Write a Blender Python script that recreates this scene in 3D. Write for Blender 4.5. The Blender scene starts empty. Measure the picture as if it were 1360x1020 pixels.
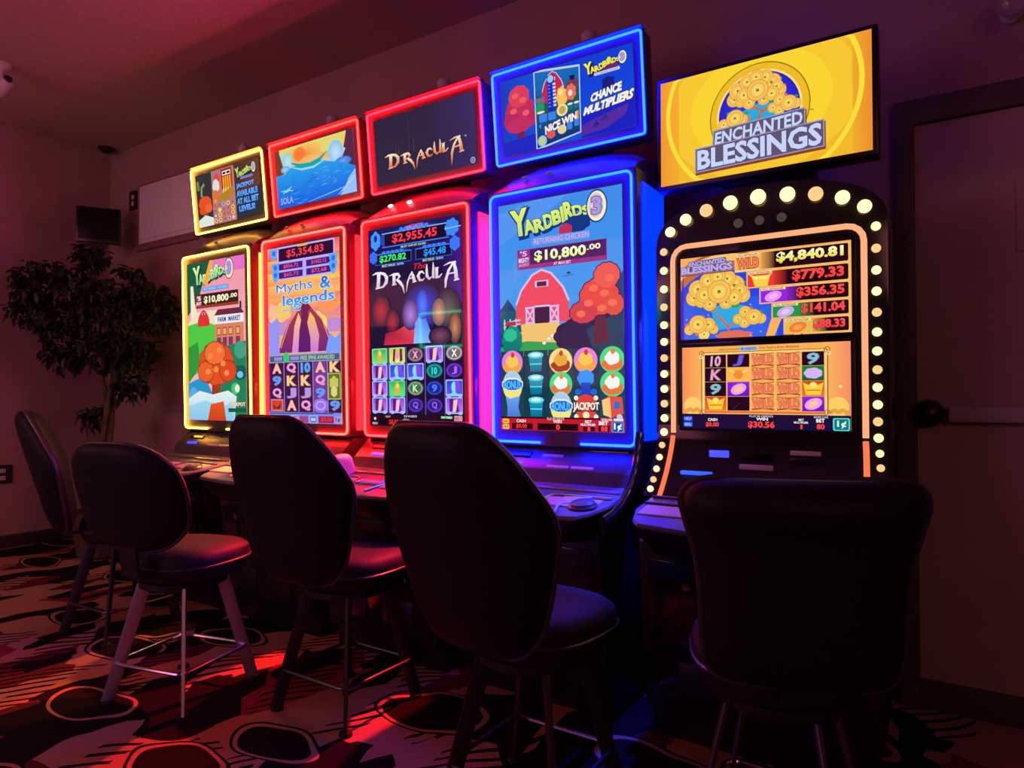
import bpy, bmesh, math, random
from mathutils import Vector, Matrix
random.seed(7)
S = bpy.context.scene
COL = S.collection
PI = math.pi

# ------------------------------------------------------------------ camera
cam = bpy.data.cameras.new('camera'); cam_o = bpy.data.objects.new('camera', cam); COL.objects.link(cam_o)
cam.sensor_width = 36; cam.lens = 900 / 1360 * 36
cam_o.location = (0, 0, 1.05)
cam_o.rotation_euler = (PI / 2 + .0202, 0, .5791)
cam.clip_start = .02
S.camera = cam_o

# ------------------------------------------------------------------ world, light, exposure
w = bpy.data.worlds.new('world'); S.world = w; w.use_nodes = True
w.node_tree.nodes['Background'].inputs[0].default_value = (.5, .17, .25, 1)
w.node_tree.nodes['Background'].inputs[1].default_value = .014
S.view_settings.view_transform = 'Standard'; S.view_settings.look = 'None'
S.view_settings.exposure = 0; S.view_settings.gamma = 1; S.view_settings.use_curve_mapping = False

def area(name, loc, target, sx, sy, col, power, spread=PI):
    l = bpy.data.lights.new(name, 'AREA'); l.shape = 'RECTANGLE'; l.size = sx; l.size_y = sy
    l.color = col; l.energy = power; l.spread = spread
    o = bpy.data.objects.new(name, l); COL.objects.link(o); o.location = loc
    o.rotation_euler = (Vector(target) - Vector(loc)).to_track_quat('-Z', 'Y').to_euler()
    return o
# glow of the gaming room behind the photographer: signs and screens of other rows
area('room_sign_light', (-4.0, -.5, 1.8), (-3.8, .9, 2.965), 1.6, .6, (1, .24, .25), 8)
area('room_screen_light', (-3.4, -2.6, 1.7), (-5.3, 2.6, 1.1), 2.8, 1.6, (1, .22, .37), 29)
area('room_hall_light', (2.6, -2.4, 2.2), (-.4, 2.7, 1.4), 2.2, 1.2, (1, .32, .31), 15)
area('room_purple_light', (-2.6, -1.7, .7), (-2.6, 1.4, .1), 1.6, .8, (.42, .18, 1), 5)

# ------------------------------------------------------------------ helpers
def lin(c):
    return tuple((x / 255 / 12.92) if x / 255 <= .04045 else ((x / 255 + .055) / 1.055) ** 2.4 for x in c[:3])

class MB:
    """collects faces of one mesh"""
    def __init__(s): s.v = []; s.f = []; s.m = []
    def add(s, vs, fs):
        o = len(s.v); s.v += [tuple(v) for v in vs]; s.f += [tuple(i + o for i in f) for f in fs]; return s
    def from_bm(s, bm):
        bm.verts.ensure_lookup_table(); bm.verts.index_update()
        s.add([v.co[:] for v in bm.verts], [[v.index for v in f.verts] for f in bm.faces]); bm.free(); return s
    def box(s, c, d, r=0, seg=2, M=None):
        bm = bmesh.new(); bmesh.ops.create_cube(bm, size=1)
        for v in bm.verts: v.co = Vector((v.co.x * d[0], v.co.y * d[1], v.co.z * d[2]))
        if r: bmesh.ops.bevel(bm, geom=list(bm.edges), offset=r, segments=seg, profile=.5, affect='EDGES')
        T = Matrix.Translation(c) @ (M or Matrix())
        bm.transform(T); return s.from_bm(bm)
    def prism(s, pts, x0, x1, r=0, seg=2, axis='X'):
        """pts = outline (a,b); extruded along axis: X -> (x,a,b), Y -> (a,y,b), Z -> (a,b,z)"""
        bm = bmesh.new()
        def mk(a, b, t): return {'X': (t, a, b), 'Y': (a, t, b), 'Z': (a, b, t)}[axis]
        A = [bm.verts.new(mk(a, b, x0)) for a, b in pts]; B = [bm.verts.new(mk(a, b, x1)) for a, b in pts]
        n = len(pts); bm.faces.new(A); bm.faces.new(B[::-1])
        for i in range(n): bm.faces.new((A[i], B[i], B[(i + 1) % n], A[(i + 1) % n]))
        bmesh.ops.recalc_face_normals(bm, faces=bm.faces)
        if r: bmesh.ops.bevel(bm, geom=list(bm.edges), offset=r, segments=seg, profile=.5, affect='EDGES', clamp_overlap=True)
        return s.from_bm(bm)
    def tube(s, path, r, n=8, closed=False, rad=None, caps=True):
        P = [Vector(p) for p in path]; m = len(P); rings = []
        up = None
        for i in range(m):
            if closed: t = P[(i + 1) % m] - P[i - 1]
            else: t = P[min(i + 1, m - 1)] - P[max(i - 1, 0)]
            t = t.normalized() if t.length > 0 else Vector((0, 0, 1))
            if up is None:
                up = Vector((0, 0, 1)) if abs(t.z) < .9 else Vector((0, 1, 0))
            a = (up - t * up.dot(t)).normalized(); b = t.cross(a); up = a
            R = rad[i] if rad else r
            rings.append([P[i] + (a * math.cos(2 * PI * k / n) + b * math.sin(2 * PI * k / n)) * R for k in range(n)])
        vs = [p for rg in rings for p in rg]; fs = []
        for i in range(m if closed else m - 1):
            j = (i + 1) % m
            for k in range(n): fs.append((i * n + k, i * n + (k + 1) % n, j * n + (k + 1) % n, j * n + k))
        if not closed and caps: fs += [tuple(range(n))[::-1], tuple((m - 1) * n + k for k in range(n))]
        return s.add(vs, fs)
    def lathe(s, prof, n=20, M=None, flute=None):
        vs = []; fs = []; m = len(prof)
        for r, z in prof:
            for k in range(n):
                a = 2 * PI * k / n; q = r * (1 + (flute if (flute and k % 2) else 0))
                vs.append(Vector((q * math.cos(a), q * math.sin(a), z)))
        for i in range(m - 1):
            for k in range(n): fs.append((i * n + k, i * n + (k + 1) % n, (i + 1) * n + (k + 1) % n, (i + 1) * n + k))
        fs += [tuple(range(n))[::-1], tuple((m - 1) * n + k for k in range(n))]
        if M: vs = [M @ v for v in vs]
        return s.add(vs, fs)
    def loft(s, rings):
        n = len(rings[0]); vs = [p for rg in rings for p in rg]; fs = []
        for i in range(len(rings) - 1):
            for k in range(n): fs.append((i * n + k, i * n + (k + 1) % n, (i + 1) * n + (k + 1) % n, (i + 1) * n + k))
        fs += [tuple(range(n))[::-1], tuple((len(rings) - 1) * n + k for k in range(n))]
        return s.add(vs, fs)
    def build(s, name, mat, parent=None, smooth=35, loc=None):
        me = bpy.data.meshes.new(name); me.from_pydata(s.v, [], s.f); me.validate()
        bm = bmesh.new(); bm.from_mesh(me); bmesh.ops.recalc_face_normals(bm, faces=bm.faces); bm.to_mesh(me); bm.free()
        if smooth:
            me.polygons.foreach_set('use_smooth', [True] * len(me.polygons)); me.set_sharp_from_angle(angle=math.radians(smooth))
        me.materials.append(mat)
        o = bpy.data.objects.new(name, me); COL.objects.link(o)
        if parent: o.parent = parent
        if loc: o.location = loc
        return o

def empty(name, loc, rz=0):
    o = bpy.data.objects.new(name, None); COL.objects.link(o); o.location = loc; o.rotation_euler = (0, 0, rz)
    o.empty_display_size = .1; return o
def tag(o, label=None, cat=None, group=None, kind=None):
    if label: o['label'] = label
    if cat: o['category'] = cat
    if group: o['group'] = group
    if kind: o['kind'] = kind
    return o

def rrect(x0, y0, x1, y1, r, n=5):
    pts = []
    for cx, cy, a in ((x1 - r, y1 - r, 0), (x0 + r, y1 - r, 90), (x0 + r, y0 + r, 180), (x1 - r, y0 + r, 270)):
        for k in range(n + 1):
            t = math.radians(a + 90 * k / n); pts.append((cx + r * math.cos(t), cy + r * math.sin(t)))
    return pts

# ------------------------------------------------------------------ materials
def mat(name, col, rough=.5, metal=0, spec=.5, emit=None, es=1, noise=0, nscale=40, bump=0, coat=0, trans=0):
    m = bpy.data.materials.new(name); m.use_nodes = True; nt = m.node_tree; b = nt.nodes['Principled BSDF']
    b.inputs['Base Color'].default_value = (*col, 1); b.inputs['Roughness'].default_value = rough
    b.inputs['Metallic'].default_value = metal; b.inputs['Specular IOR Level'].default_value = spec
    b.inputs['Coat Weight'].default_value = coat; b.inputs['Transmission Weight'].default_value = trans
    if emit: b.inputs['Emission Color'].default_value = (*emit, 1); b.inputs['Emission Strength'].default_value = es
    if noise or bump:
        tc = nt.nodes.new('ShaderNodeTexCoord'); n = nt.nodes.new('ShaderNodeTexNoise'); n.inputs['Scale'].default_value = nscale
        n.inputs['Detail'].default_value = 4; nt.links.new(tc.outputs['Object'], n.inputs['Vector'])
        if noise:
            r = nt.nodes.new('ShaderNodeValToRGB')
            r.color_ramp.elements[0].position = .3; r.color_ramp.elements[1].position = .7
            r.color_ramp.elements[0].color = (*[c * (1 - noise) for c in col], 1); r.color_ramp.elements[1].color = (*[min(1, c * (1 + noise)) for c in col], 1)
            nt.links.new(n.outputs['Fac'], r.inputs['Fac']); nt.links.new(r.outputs['Color'], b.inputs['Base Color'])
        if bump:
            bp = nt.nodes.new('ShaderNodeBump'); bp.inputs['Strength'].default_value = bump; bp.inputs['Distance'].default_value = .002
            nt.links.new(n.outputs['Fac'], bp.inputs['Height']); nt.links.new(bp.outputs['Normal'], b.inputs['Normal'])
    return m

M_wall = mat('wall_paint', (.36, .22, .245), .8, noise=.06, nscale=6, bump=.15)
M_ceil = mat('ceiling_paint', (.38, .25, .25), .9, noise=.12, nscale=60, bump=.3)
M_trim = mat('dark_trim', (.035, .026, .026), .5, noise=.2)
M_door = mat('door_paint', (.50, .36, .34), .55, noise=.05, nscale=5)
M_frame = mat('door_frame_paint', (.09, .065, .065), .5, noise=.1)
M_cab = mat('cabinet_black', (.012, .012, .014), .35, noise=.2)
M_gloss = mat('gloss_black', (.02, .02, .022), .12, spec=.6)
M_hood = mat('hood_satin', (.085, .085, .09), .3, spec=.7)
M_bezel = mat('bezel_dark', (.07, .07, .075), .35, spec=.5)
M_deck = mat('deck_satin', (.17, .17, .175), .38, spec=.5)
M_pale = mat('placard_white', (.75, .73, .70), .5)
M_chrome = mat('chrome', (.75, .75, .77), .2, metal=1, noise=.04)
M_vinyl = mat('black_vinyl', (.009, .0085, .010), .55, spec=.25, noise=.25, nscale=90, bump=.25)
M_vinyl_edge = mat('vinyl_piping', (.05, .048, .05), .3, spec=.6)
M_seat = mat('seat_vinyl', (.022, .020, .020), .6, spec=.2, noise=.2, nscale=80, bump=.2)
M_blackmetal = mat('black_metal', (.012, .012, .013), .4, spec=.5, noise=.1)
M_rubber = mat('rubber', (.015, .014, .014), .8)
M_bark = mat('bark', (.11, .075, .055), .85, noise=.4, nscale=25, bump=.6)
M_leaf = mat('leaf_green', (.018, .03, .017), .45, spec=.4, noise=.35, nscale=8)
M_soil = mat('soil', (.03, .02, .015), .95, noise=.4, nscale=60, bump=.6)
M_pot = mat('wicker_pot', (.10, .06, .035), .7, noise=.4, nscale=40, bump=.6)
M_screen_off = mat('screen_off', (.008, .008, .009), .35, spec=.12)
M_plastic_w = mat('white_plastic', (.55, .5, .5), .5)
M_panelpale = mat('pale_board', (.80, .78, .92), .6, noise=.03, nscale=4)

def emat(name, e, s=1, base=(.02, .02, .02), rough=.3):
    return mat(name, base, rough, emit=e, es=s)
M_spot = emat('spot_white', (1, .72, .72), 3)
M_spot_dim = emat('spot_dim', (1, .75, .6), .06)
M_bill = emat('bill_lamp_blue', (.05, .06, 1), 1.6)
M_bulb = emat('bulb_warm', (1, .62, .23), 2.7)
M_bulb_dim = emat('bulb_warm_low', (1, .56, .22), 1.15)

def art_mat():
    m = bpy.data.materials.new('lit_screen'); m.use_nodes = True; nt = m.node_tree; b = nt.nodes['Principled BSDF']
    b.inputs['Base Color'].default_value = (.004, .004, .005, 1); b.inputs['Roughness'].default_value = .04
    b.inputs['Specular IOR Level'].default_value = .16
    a = nt.nodes.new('ShaderNodeAttribute'); a.attribute_name = 'Col'
    nt.links.new(a.outputs['Color'], b.inputs['Emission Color']); b.inputs['Emission Strength'].default_value = 1.0
    return m
M_art = art_mat()

# carpet: bold casino pattern
def carpet_mat():
    m = bpy.data.materials.new('carpet_pattern'); m.use_nodes = True; nt = m.node_tree; N = nt.nodes; L = nt.links
    b = N['Principled BSDF']; b.inputs['Roughness'].default_value = .95; b.inputs['Specular IOR Level'].default_value = .1
    tc0 = N.new('ShaderNodeTexCoord')
    wn = N.new('ShaderNodeTexNoise'); wn.inputs['Scale'].default_value = 2.6; wn.inputs['Detail'].default_value = 1; L.new(tc0.outputs['Object'], wn.inputs['Vector'])
    wm = N.new('ShaderNodeVectorMath'); wm.operation = 'MULTIPLY_ADD'; wm.inputs[1].default_value = (.22, .22, 0); L.new(wn.outputs['Color'], wm.inputs[0]); L.new(tc0.outputs['Object'], wm.inputs[2])
    class TC: outputs = {'Object': wm.outputs[0]}
    tc = TC
    def mapping(sc, rot, loc=(0, 0, 0)):
        mp = N.new('ShaderNodeMapping'); mp.inputs['Scale'].default_value = sc; mp.inputs['Rotation'].default_value = (0, 0, rot)
        mp.inputs['Location'].default_value = loc; L.new(tc.outputs['Object'], mp.inputs['Vector']); return mp
    def vor(mp, metric='EUCLIDEAN', feat='F1', rnd=1):
        v = N.new('ShaderNodeTexVoronoi'); v.voronoi_dimensions = '2D'; v.distance = metric; v.feature = feat
        v.inputs['Scale'].default_value = 1; v.inputs['Randomness'].default_value = rnd; L.new(mp.outputs[0], v.inputs['Vector']); return v
    def ramp(src, stops, interp='CONSTANT'):
        r = N.new('ShaderNodeValToRGB'); r.color_ramp.interpolation = interp
        e = r.color_ramp.elements
        while len(e) < len(stops): e.new(.5)
        for el, (p, c) in zip(e, stops): el.position = p; el.color = (*c, 1) if len(c) == 3 else c
        L.new(src, r.inputs['Fac']); return r
    def math_(op, a, b_):
        q = N.new('ShaderNodeMath'); q.operation = op
        for i, x in enumerate((a, b_)):
            if isinstance(x, (int, float)): q.inputs[i].default_value = x
            else: L.new(x, q.inputs[i])
        return q.outputs[0]
    def mix(f, a, c):
        x = N.new('ShaderNodeMix'); x.data_type = 'RGBA'
        L.new(f, x.inputs[0])
        for i, q in ((6, a), (7, c)):
            if isinstance(q, tuple): x.inputs[i].default_value = (*q, 1)
            else: L.new(q, x.inputs[i])
        return x.outputs[2]
    tan, red, dred, blk, org = (.46, .25, .18), (.27, .035, .05), (.13, .02, .03), (.012, .008, .010), (.46, .18, .10)
    # angular shards
    v1 = vor(mapping((4.2, 2.7, 1), .5), 'MANHATTAN')
    sep = N.new('ShaderNodeSeparateColor'); L.new(v1.outputs['Color'], sep.inputs[0])
    c1 = ramp(sep.outputs[0], [(0, tan), (.30, blk), (.41, red), (.55, tan), (.76, dred), (.85, org), (.95, blk)]).outputs[0]
    v2 = vor(mapping((8.5, 3.6, 1), -.7, (3, 1, 0)), 'CHEBYCHEV')
    sep2 = N.new('ShaderNodeSeparateColor'); L.new(v2.outputs['Color'], sep2.inputs[0])
    f2 = math_('GREATER_THAN', sep2.outputs[1], .72)
    c2 = ramp(sep2.outputs[0], [(0, blk), (.4, dred), (.6, tan), (.8, blk)]).outputs[0]
    col = mix(f2, c1, c2)
    # stripes inside some shards
    wv = N.new('ShaderNodeTexWave'); wv.inputs['Scale'].default_value = 9; wv.inputs['Distortion'].default_value = 1.5; wv.inputs['Detail'].default_value = 0
    L.new(mapping((1, .6, 1), .9).outputs[0], wv.inputs['Vector'])
    f3 = math_('MULTIPLY', math_('GREATER_THAN', wv.outputs['Fac'], .72), math_('GREATER_THAN', sep2.outputs[2], .6))
    col = mix(f3, col, blk)
    # ovals with rings
    v3 = vor(mapping((1.5, 2.9, 1), .35, (.3, .2, 0)), rnd=.85)
    s3 = N.new('ShaderNodeSeparateColor'); L.new(v3.outputs['Color'], s3.inputs[0])
    on = math_('GREATER_THAN', s3.outputs[0], .42)
    d = v3.outputs['Distance']
    rc = ramp(d, [(0, blk), (.25, tan), (.285, blk), (.31, tan)]).outputs[0]
    ins = math_('MULTIPLY', math_('LESS_THAN', d, .31), on)
    col = mix(ins, col, rc)
    # pile
    nz = N.new('ShaderNodeTexNoise'); nz.inputs['Scale'].default_value = 220; L.new(tc.outputs['Object'], nz.inputs['Vector'])
    bp = N.new('ShaderNodeBump'); bp.inputs['Strength'].default_value = .5; bp.inputs['Distance'].default_value = .004
    L.new(nz.outputs['Fac'], bp.inputs['Height']); L.new(bp.outputs['Normal'], b.inputs['Normal'])
    L.new(col, b.inputs['Base Color'])
    return m
M_carpet = carpet_mat()

# ------------------------------------------------------------------ room
WX, WY, CZ = -5.57, 2.72, 2.965
def struct(name, mb, m, label=None, smooth=0):
    return tag(mb.build(name, m, smooth=smooth), label=label, kind='structure')
struct('floor', MB().box(((WX + 4) / 2, -.39, -.05), (4 - WX + .2, 6.42, .1)), M_carpet, 'carpet with black ovals and red and tan shards')
struct('ceiling', MB().box(((WX + 4) / 2, -.39, CZ + .05), (4 - WX + .2, 6.42, .1)), M_ceil, 'dark plain ceiling')
struct('wall_left', MB().box((WX - .05, -.39, CZ / 2), (.1, 6.42, CZ)), M_wall, 'plain wall left of the artificial tree')
struct('wall_back', MB().box(((WX + 4) / 2, WY + .05, CZ / 2), (4 - WX + .2, .1, CZ)), M_wall, 'plain wall behind the slot machines')
struct('baseboard_left', MB().prism([(WX, 0), (WX + .012, 0), (WX + .012, .08), (WX + .006, .09), (WX, .09)], -3.5, WY, axis='Y'), M_trim, 'dark vinyl baseboard on the left wall')
struct('baseboard_back', MB().prism([(WY - .012, 0), (WY, 0), (WY, .09), (WY - .006, .09), (WY - .012, .08)], WX + .012, -.17), M_trim, 'dark vinyl baseboard behind the machines')

# door with panic bar
d = tag(empty('door_1', (-.17, WY, 0)), 'painted exit door with dark frame and panic bar', kind='structure')
MB().prism([(0, 0), (.06, 0), (.06, 1.99), (.985, 1.99), (.985, 0), (1.045, 0), (1.045, 2.075), (0, 2.075)], -.035, 0, r=.004, axis='Y').build('door_frame', M_frame, d)
MB().box((.5225, -.008, 1.0), (.925, .016, 1.975), .003).build('door_slab', M_door, d)
pb = MB().box((.55, -.055, .995), (.80, .035, .052), .008).build('panic_bar', M_plastic_w, d)
MB().lathe([(.045, 0), (.047, .02), (.04, .06), (.02, .075), (.001, .078)], 24, Matrix.Translation((.095, -.016, .998)) @ Matrix.Rotation(PI / 2, 4, 'X')).build('bar_end_housing', M_cab, pb)
MB().box((.5225, -.02, .05), (.925, .012, .1), .003).build('kick_plate', M_frame, d)
MB().box((.40, -.019, 1.63), (.12, .006, .22), .002).build('door_sign', M_door, d)

# pale board high on the wall, behind the yellow machine
b = tag(empty('wall_board', (-4.75, WY, 2.20)), 'blank pale board in a dark wooden frame, high on the wall behind the yellow-lit machine', 'board')
MB().box((0, -.012, .21), (.72, .012, .44), .002).build('panel', M_panelpale, b)
fr = MB()
for c, s_ in (((0, -.016, -.03), (.78, .03, .05)), ((0, -.012, .435), (.74, .016, .012)), ((-.365, -.012, .21), (.012, .016, .46)), ((.365, -.012, .21), (.012, .016, .46))): fr.box(c, s_, .003)
fr.build('frame', mat('board_frame', (.26, .12, .15), .6, noise=.2), b)
MB().box((0, -.025, .03), (.66, .008, .008), .002).build('rail', M_panelpale, b)

o_ = tag(empty('wall_outlet', (-5.219, WY, 2.475)), 'black outlet plate with two pale sockets, on the wall beside the pale board', 'outlet')
MB().prism(rrect(-.054, 0, .054, .15, .008), -.008, 0, axis='Y').build('plate', M_cab, o_)
for z in (.05, .10): MB().lathe([(.018, 0), (.018, .004), (.001, .004)], 16, Matrix.Translation((0, -.008, z)) @ Matrix.Rotation(PI / 2, 4, 'X')).build('socket', M_plastic_w, o_)
o_ = tag(empty('blank_plate', (-5.215, WY, 2.345)), 'wall-coloured blank plate below the black outlet plate', 'plate')
MB().prism(rrect(-.04, 0, .04, .11, .006), -.006, 0, r=.001, axis='Y').build('cover', M_wall, o_)
MB().lathe([(.004, 0), (.004, .003)], 8, Matrix.Translation((0, -.006, .055)) @ Matrix.Rotation(PI / 2, 4, 'X')).build('screw', M_plastic_w, o_)
o_ = tag(empty('access_panel', (-4.58, WY, .97)), 'wall-coloured access panel with a thin raised border, behind the tree trunk', 'panel')
fr = MB()
for c, s_ in (((0, -.006, 0), (.52, .012, .014)), ((0, -.006, .5), (.52, .012, .014)), ((-.253, -.006, .25), (.014, .012, .5)), ((.253, -.006, .25), (.014, .012, .5))): fr.box(c, s_, .002)
fr.build('border', M_wall, o_); MB().box((0, -.003, .25), (.5, .006, .5), .001).build('cover', M_wall, o_)

o_ = tag(empty('wall_outlet', (WX, 2.02, .45)), 'pale outlet on a dark plate low on the left wall', 'outlet')
MB().prism(rrect(-.06, 0, .06, .13, .008), 0, .007, axis='X').build('plate', M_cab, o_)
for z in (.04, .09): MB().box((.009, 0, z), (.006, .034, .03), .002).build('socket', M_plastic_w, o_)
o_ = tag(empty('light_switch', (WX, 2.05, 1.89)), 'wall-coloured switch plate on the left wall above head of the far stool', 'switch')
MB().prism(rrect(-.035, 0, .035, .115, .006), 0, .006, axis='X').build('plate', M_wall, o_); MB().box((.009, 0, .057), (.01, .01, .022), .002).build('toggle', M_wall, o_)

# small black monitor on its bracket in the corner
o_ = tag(empty('wall_monitor', (-5.20, 2.46, 2.17), 1.0), 'small black monitor on a bracket in the corner above the artificial tree', 'monitor')
MB().box((0, 0, .13), (.28, .05, .26), .008).build('housing', M_cab, o_)
MB().box((0, -.027, .135), (.25, .004, .22), .001).build('screen', M_screen_off, o_)
MB().tube([(0, .02, .10), (.0, .12, .10), (-.02, .22, .08)], .016).build('bracket', M_blackmetal, o_)
MB().prism([(-.06, 0), (.06, 0), (.03, -.06), (-.03, -.06)], -.02, .02, axis='Y').build('lower_mount', M_cab, o_)

# clear lamp head above the door, and a fixture on the ceiling at left
o_ = tag(empty('lamp_head', (.167, WY, 2.293)), 'round clear emergency lamp head on the wall above the door', 'lamp')
Rx = Matrix.Rotation(PI / 2, 4, 'X')
M_steel0 = mat('satin_reflector', (.85, .82, .9), .5, metal=.7)
MB().lathe([(.030, 0), (.030, .02), (.02, .03), (.012, .05)], 20, Rx).build('mount', M_plastic_w, o_)
MB().lathe([(.012, .05), (.035, .065), (.05, .10), (.051, .105), (.046, .10), (.03, .07), (.001, .062)], 24, Rx).build('reflector', M_steel0, o_)
M_glass = mat('clear_lens', (.9, .88, .95), .08, trans=1)
MB().lathe([(.050, .105), (.044, .122), (.028, .134), (.001, .139)], 24, Rx, flute=-.03).build('lens', M_glass, o_)
o_ = tag(empty('ceiling_fixture', (-4.56, 1.62, CZ)), 'small pale bullet camera hanging from the ceiling at the left edge', 'camera')
MB().lathe([(.05, 0), (.05, -.012), (.02, -.03), (.015, -.08)], 20).build('mount', M_plastic_w, o_)
MB().lathe([(.001, -.07), (.032, -.07), (.034, .05), (.028, .06), (.001, .06)], 18, Matrix.Translation((-.02, .02, -.11)) @ Matrix.Rotation(1.2, 4, 'Y')).build('body', M_plastic_w, o_)
MB().lathe([(.001, .058), (.024, .058), (.02, .068), (.001, .07)], 18, Matrix.Translation((-.02, .02, -.11)) @ Matrix.Rotation(1.2, 4, 'Y')).build('lens', M_gloss, o_)
o_ = tag(empty('corner_sensor', (WX + .14, WY - .10, CZ)), 'tiny dark sensor on the ceiling in the far corner', 'sensor')
MB().lathe([(.05, 0), (.048, -.02), (.03, -.035), (.001, -.04)], 18).build('dome', M_cab, o_)
MB().lathe([(.06, 0), (.06, -.008), (.05, -.010)], 18).build('base', M_blackmetal, o_)

# ------------------------------------------------------------------ flat pictures shown by the screens (one flat mesh per screen, colour per vertex)
_glyph = {}
def text_geom(s, bold, shear):
    k = (s, bold, shear)
    if k not in _glyph:
        cu = bpy.data.curves.new('lettering', 'FONT'); cu.body = s; cu.size = 1; cu.offset = bold; cu.shear = shear; cu.resolution_u = 2; cu.space_character = 1.0
        ob = bpy.data.objects.new('lettering', cu); me = ob.to_mesh()
        _glyph[k] = ([(v.co.x, v.co.y) for v in me.vertices], [tuple(p.vertices) for p in me.polygons])
        ob.to_mesh_clear(); bpy.data.objects.remove(ob); bpy.data.curves.remove(cu)
    return _glyph[k]

class Art:
    EPS = .000035
    def __init__(s, W, H, bg, bg2=None):
        s.W, s.H = W, H; s.v = []; s.c = []; s.f = []; s.n = 0
        s.rect(0, 0, W, H, bg, bg2)
    def raw(s, pts, faces, cols):
        o = len(s.v); s.n += 1
        s.v += [(x, y, s.n) for x, y in pts]
        s.c += [lin(c) for c in cols] if not isinstance(cols, tuple) else [lin(cols)] * len(pts)
        s.f += [tuple(i + o for i in f) for f in faces]; return s
    def clip(s, P):
        for ax, lim, sg in ((0, 0, 1), (0, s.W, -1), (1, 0, 1), (1, s.H, -1)):
            Q = []
            for i in range(len(P)):
                a, b = P[i - 1], P[i]; ia, ib = (a[ax] - lim) * sg >= 0, (b[ax] - lim) * sg >= 0
                if ia != ib:
                    t = (lim - a[ax]) / (b[ax] - a[ax]); Q.append(tuple(a[k] + (b[k] - a[k]) * t for k in (0, 1)))
                if ib: Q.append(b)
            P = Q
            if not P: break
        return P
    def poly(s, P, c, c2=None):
        P = s.clip([tuple(p) for p in P])
        if len(P) < 3: return s
        if c2:
            y0 = min(p[1] for p in P); y1 = max(p[1] for p in P)
            cols = [tuple(c[k] + (c2[k] - c[k]) * (p[1] - y0) / (y1 - y0 + 1e-9) for k in range(3)) for p in P]
        else: cols = c
        return s.raw(P, [tuple(range(len(P)))], cols)
    def rect(s, x0, y0, x1, y1, c, c2=None): return s.poly([(x0, y0), (x1, y0), (x1, y1), (x0, y1)], c, c2)
    def rr(s, x0, y0, x1, y1, r, c, c2=None): return s.poly(rrect(x0, y0, x1, y1, r, 3), c, c2)
    def hgrad(s, x0, y0, x1, y1, a, b): return s.raw([(x0, y0), (x1, y0), (x1, y1), (x0, y1)], [(0, 1, 2, 3)], [a, b, b, a])
    def ell(s, cx, cy, rx, ry, c, c2=None, n=22, rot=0):
        ca, sa = math.cos(rot), math.sin(rot); P = []
        for k in range(n):
            a = 2 * PI * k / n; x, y = rx * math.cos(a), ry * math.sin(a); P.append((cx + x * ca - y * sa, cy + x * sa + y * ca))
        if c2 is None or min(p[0] for p in P) < 0 or max(p[0] for p in P) > s.W or min(p[1] for p in P) < 0 or max(p[1] for p in P) > s.H:
            return s.poly(P, c)
        return s.raw([(cx, cy)] + P, [(0, k + 1, (k + 1) % n + 1) for k in range(n)], [c] + [c2] * n)
    def stroke(s, P, c, c2=None):
        """P = (x,y,width) along a centre line"""
        L = []; R = []
        for i, (x, y, wd) in enumerate(P):
            a = P[max(i - 1, 0)]; b = P[min(i + 1, len(P) - 1)]; dx, dy = b[0] - a[0], b[1] - a[1]; q = math.hypot(dx, dy) or 1
            L.append((x - dy / q * wd / 2, y + dx / q * wd / 2)); R.append((x + dy / q * wd / 2, y - dx / q * wd / 2))
        P2 = L + R; n = len(L)
        P2 = [(min(max(x, 0), s.W), min(max(y, 0), s.H)) for x, y in P2]
        if c2:
            y0 = min(p[1] for p in P2); y1 = max(p[1] for p in P2)
            cols = [tuple(c[k] + (c2[k] - c[k]) * (p[1] - y0) / (y1 - y0 + 1e-9) for k in range(3)) for p in P2]
        else: cols = c
        return s.raw(P2, [(i, i + 1, n + i + 1, n + i) for i in range(n - 1)], cols)
    def line(s, P, wd, c): return s.stroke([(x, y, wd) for x, y in P], c)
    def ring(s, cx, cy, rx, ry, wd, c, n=28, a0=0, a1=360):
        P = [(cx + rx * math.cos(math.radians(a0 + (a1 - a0) * k / n)), cy + ry * math.sin(math.radians(a0 + (a1 - a0) * k / n))) for k in range(n + 1)]
        return s.line(P, wd, c)
    def blob(s, cx, cy, rx, ry, c, bumps=9, amp=.12, c2=None, rot=0):
        P = []
        for k in range(bumps * 5):
            a = 2 * PI * k / (bumps * 5); q = 1 + amp * abs(math.sin(a * bumps / 2 + rot)); P.append((cx + rx * q * math.cos(a), cy + ry * q * math.sin(a)))
        return s.poly(P, c, c2)
    def text(s, t, q, c, c2=None, out=None, ow=.05, bold=.02, shear=0):
        """fit text in a box (x0,y0,x1,y1) or a quad TL,TR,BR,BL"""
        if len(q) == 4 and not isinstance(q[0], tuple): q = [(q[0], q[1]), (q[2], q[1]), (q[2], q[3]), (q[0], q[3])]
        V, F = text_geom(t, bold, shear)
        xs = [v[0] for v in V]; ys = [v[1] for v in V]; x0, x1, y0, y1 = min(xs), max(xs), min(ys), max(ys)
        def mp(x, y):
            u = (x - x0) / (x1 - x0); v = 1 - (y - y0) / (y1 - y0)
            return tuple((q[0][k] * (1 - u) + q[1][k] * u) * (1 - v) + (q[3][k] * (1 - u) + q[2][k] * u) * v for k in (0, 1))
        if out:
            Vo, Fo = text_geom(t, bold + ow, shear); P = [mp(*v) for v in Vo]
            s.raw([(min(max(x, 0), s.W), min(max(y, 0), s.H)) for x, y in P], Fo, out)
        cols = c
        if c2: cols = [tuple(c2[k] + (c[k] - c2[k]) * (y - y0) / (y1 - y0) for k in range(3)) for _, y in V]
        return s.raw([mp(*v) for v in V], F, cols)
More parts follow.
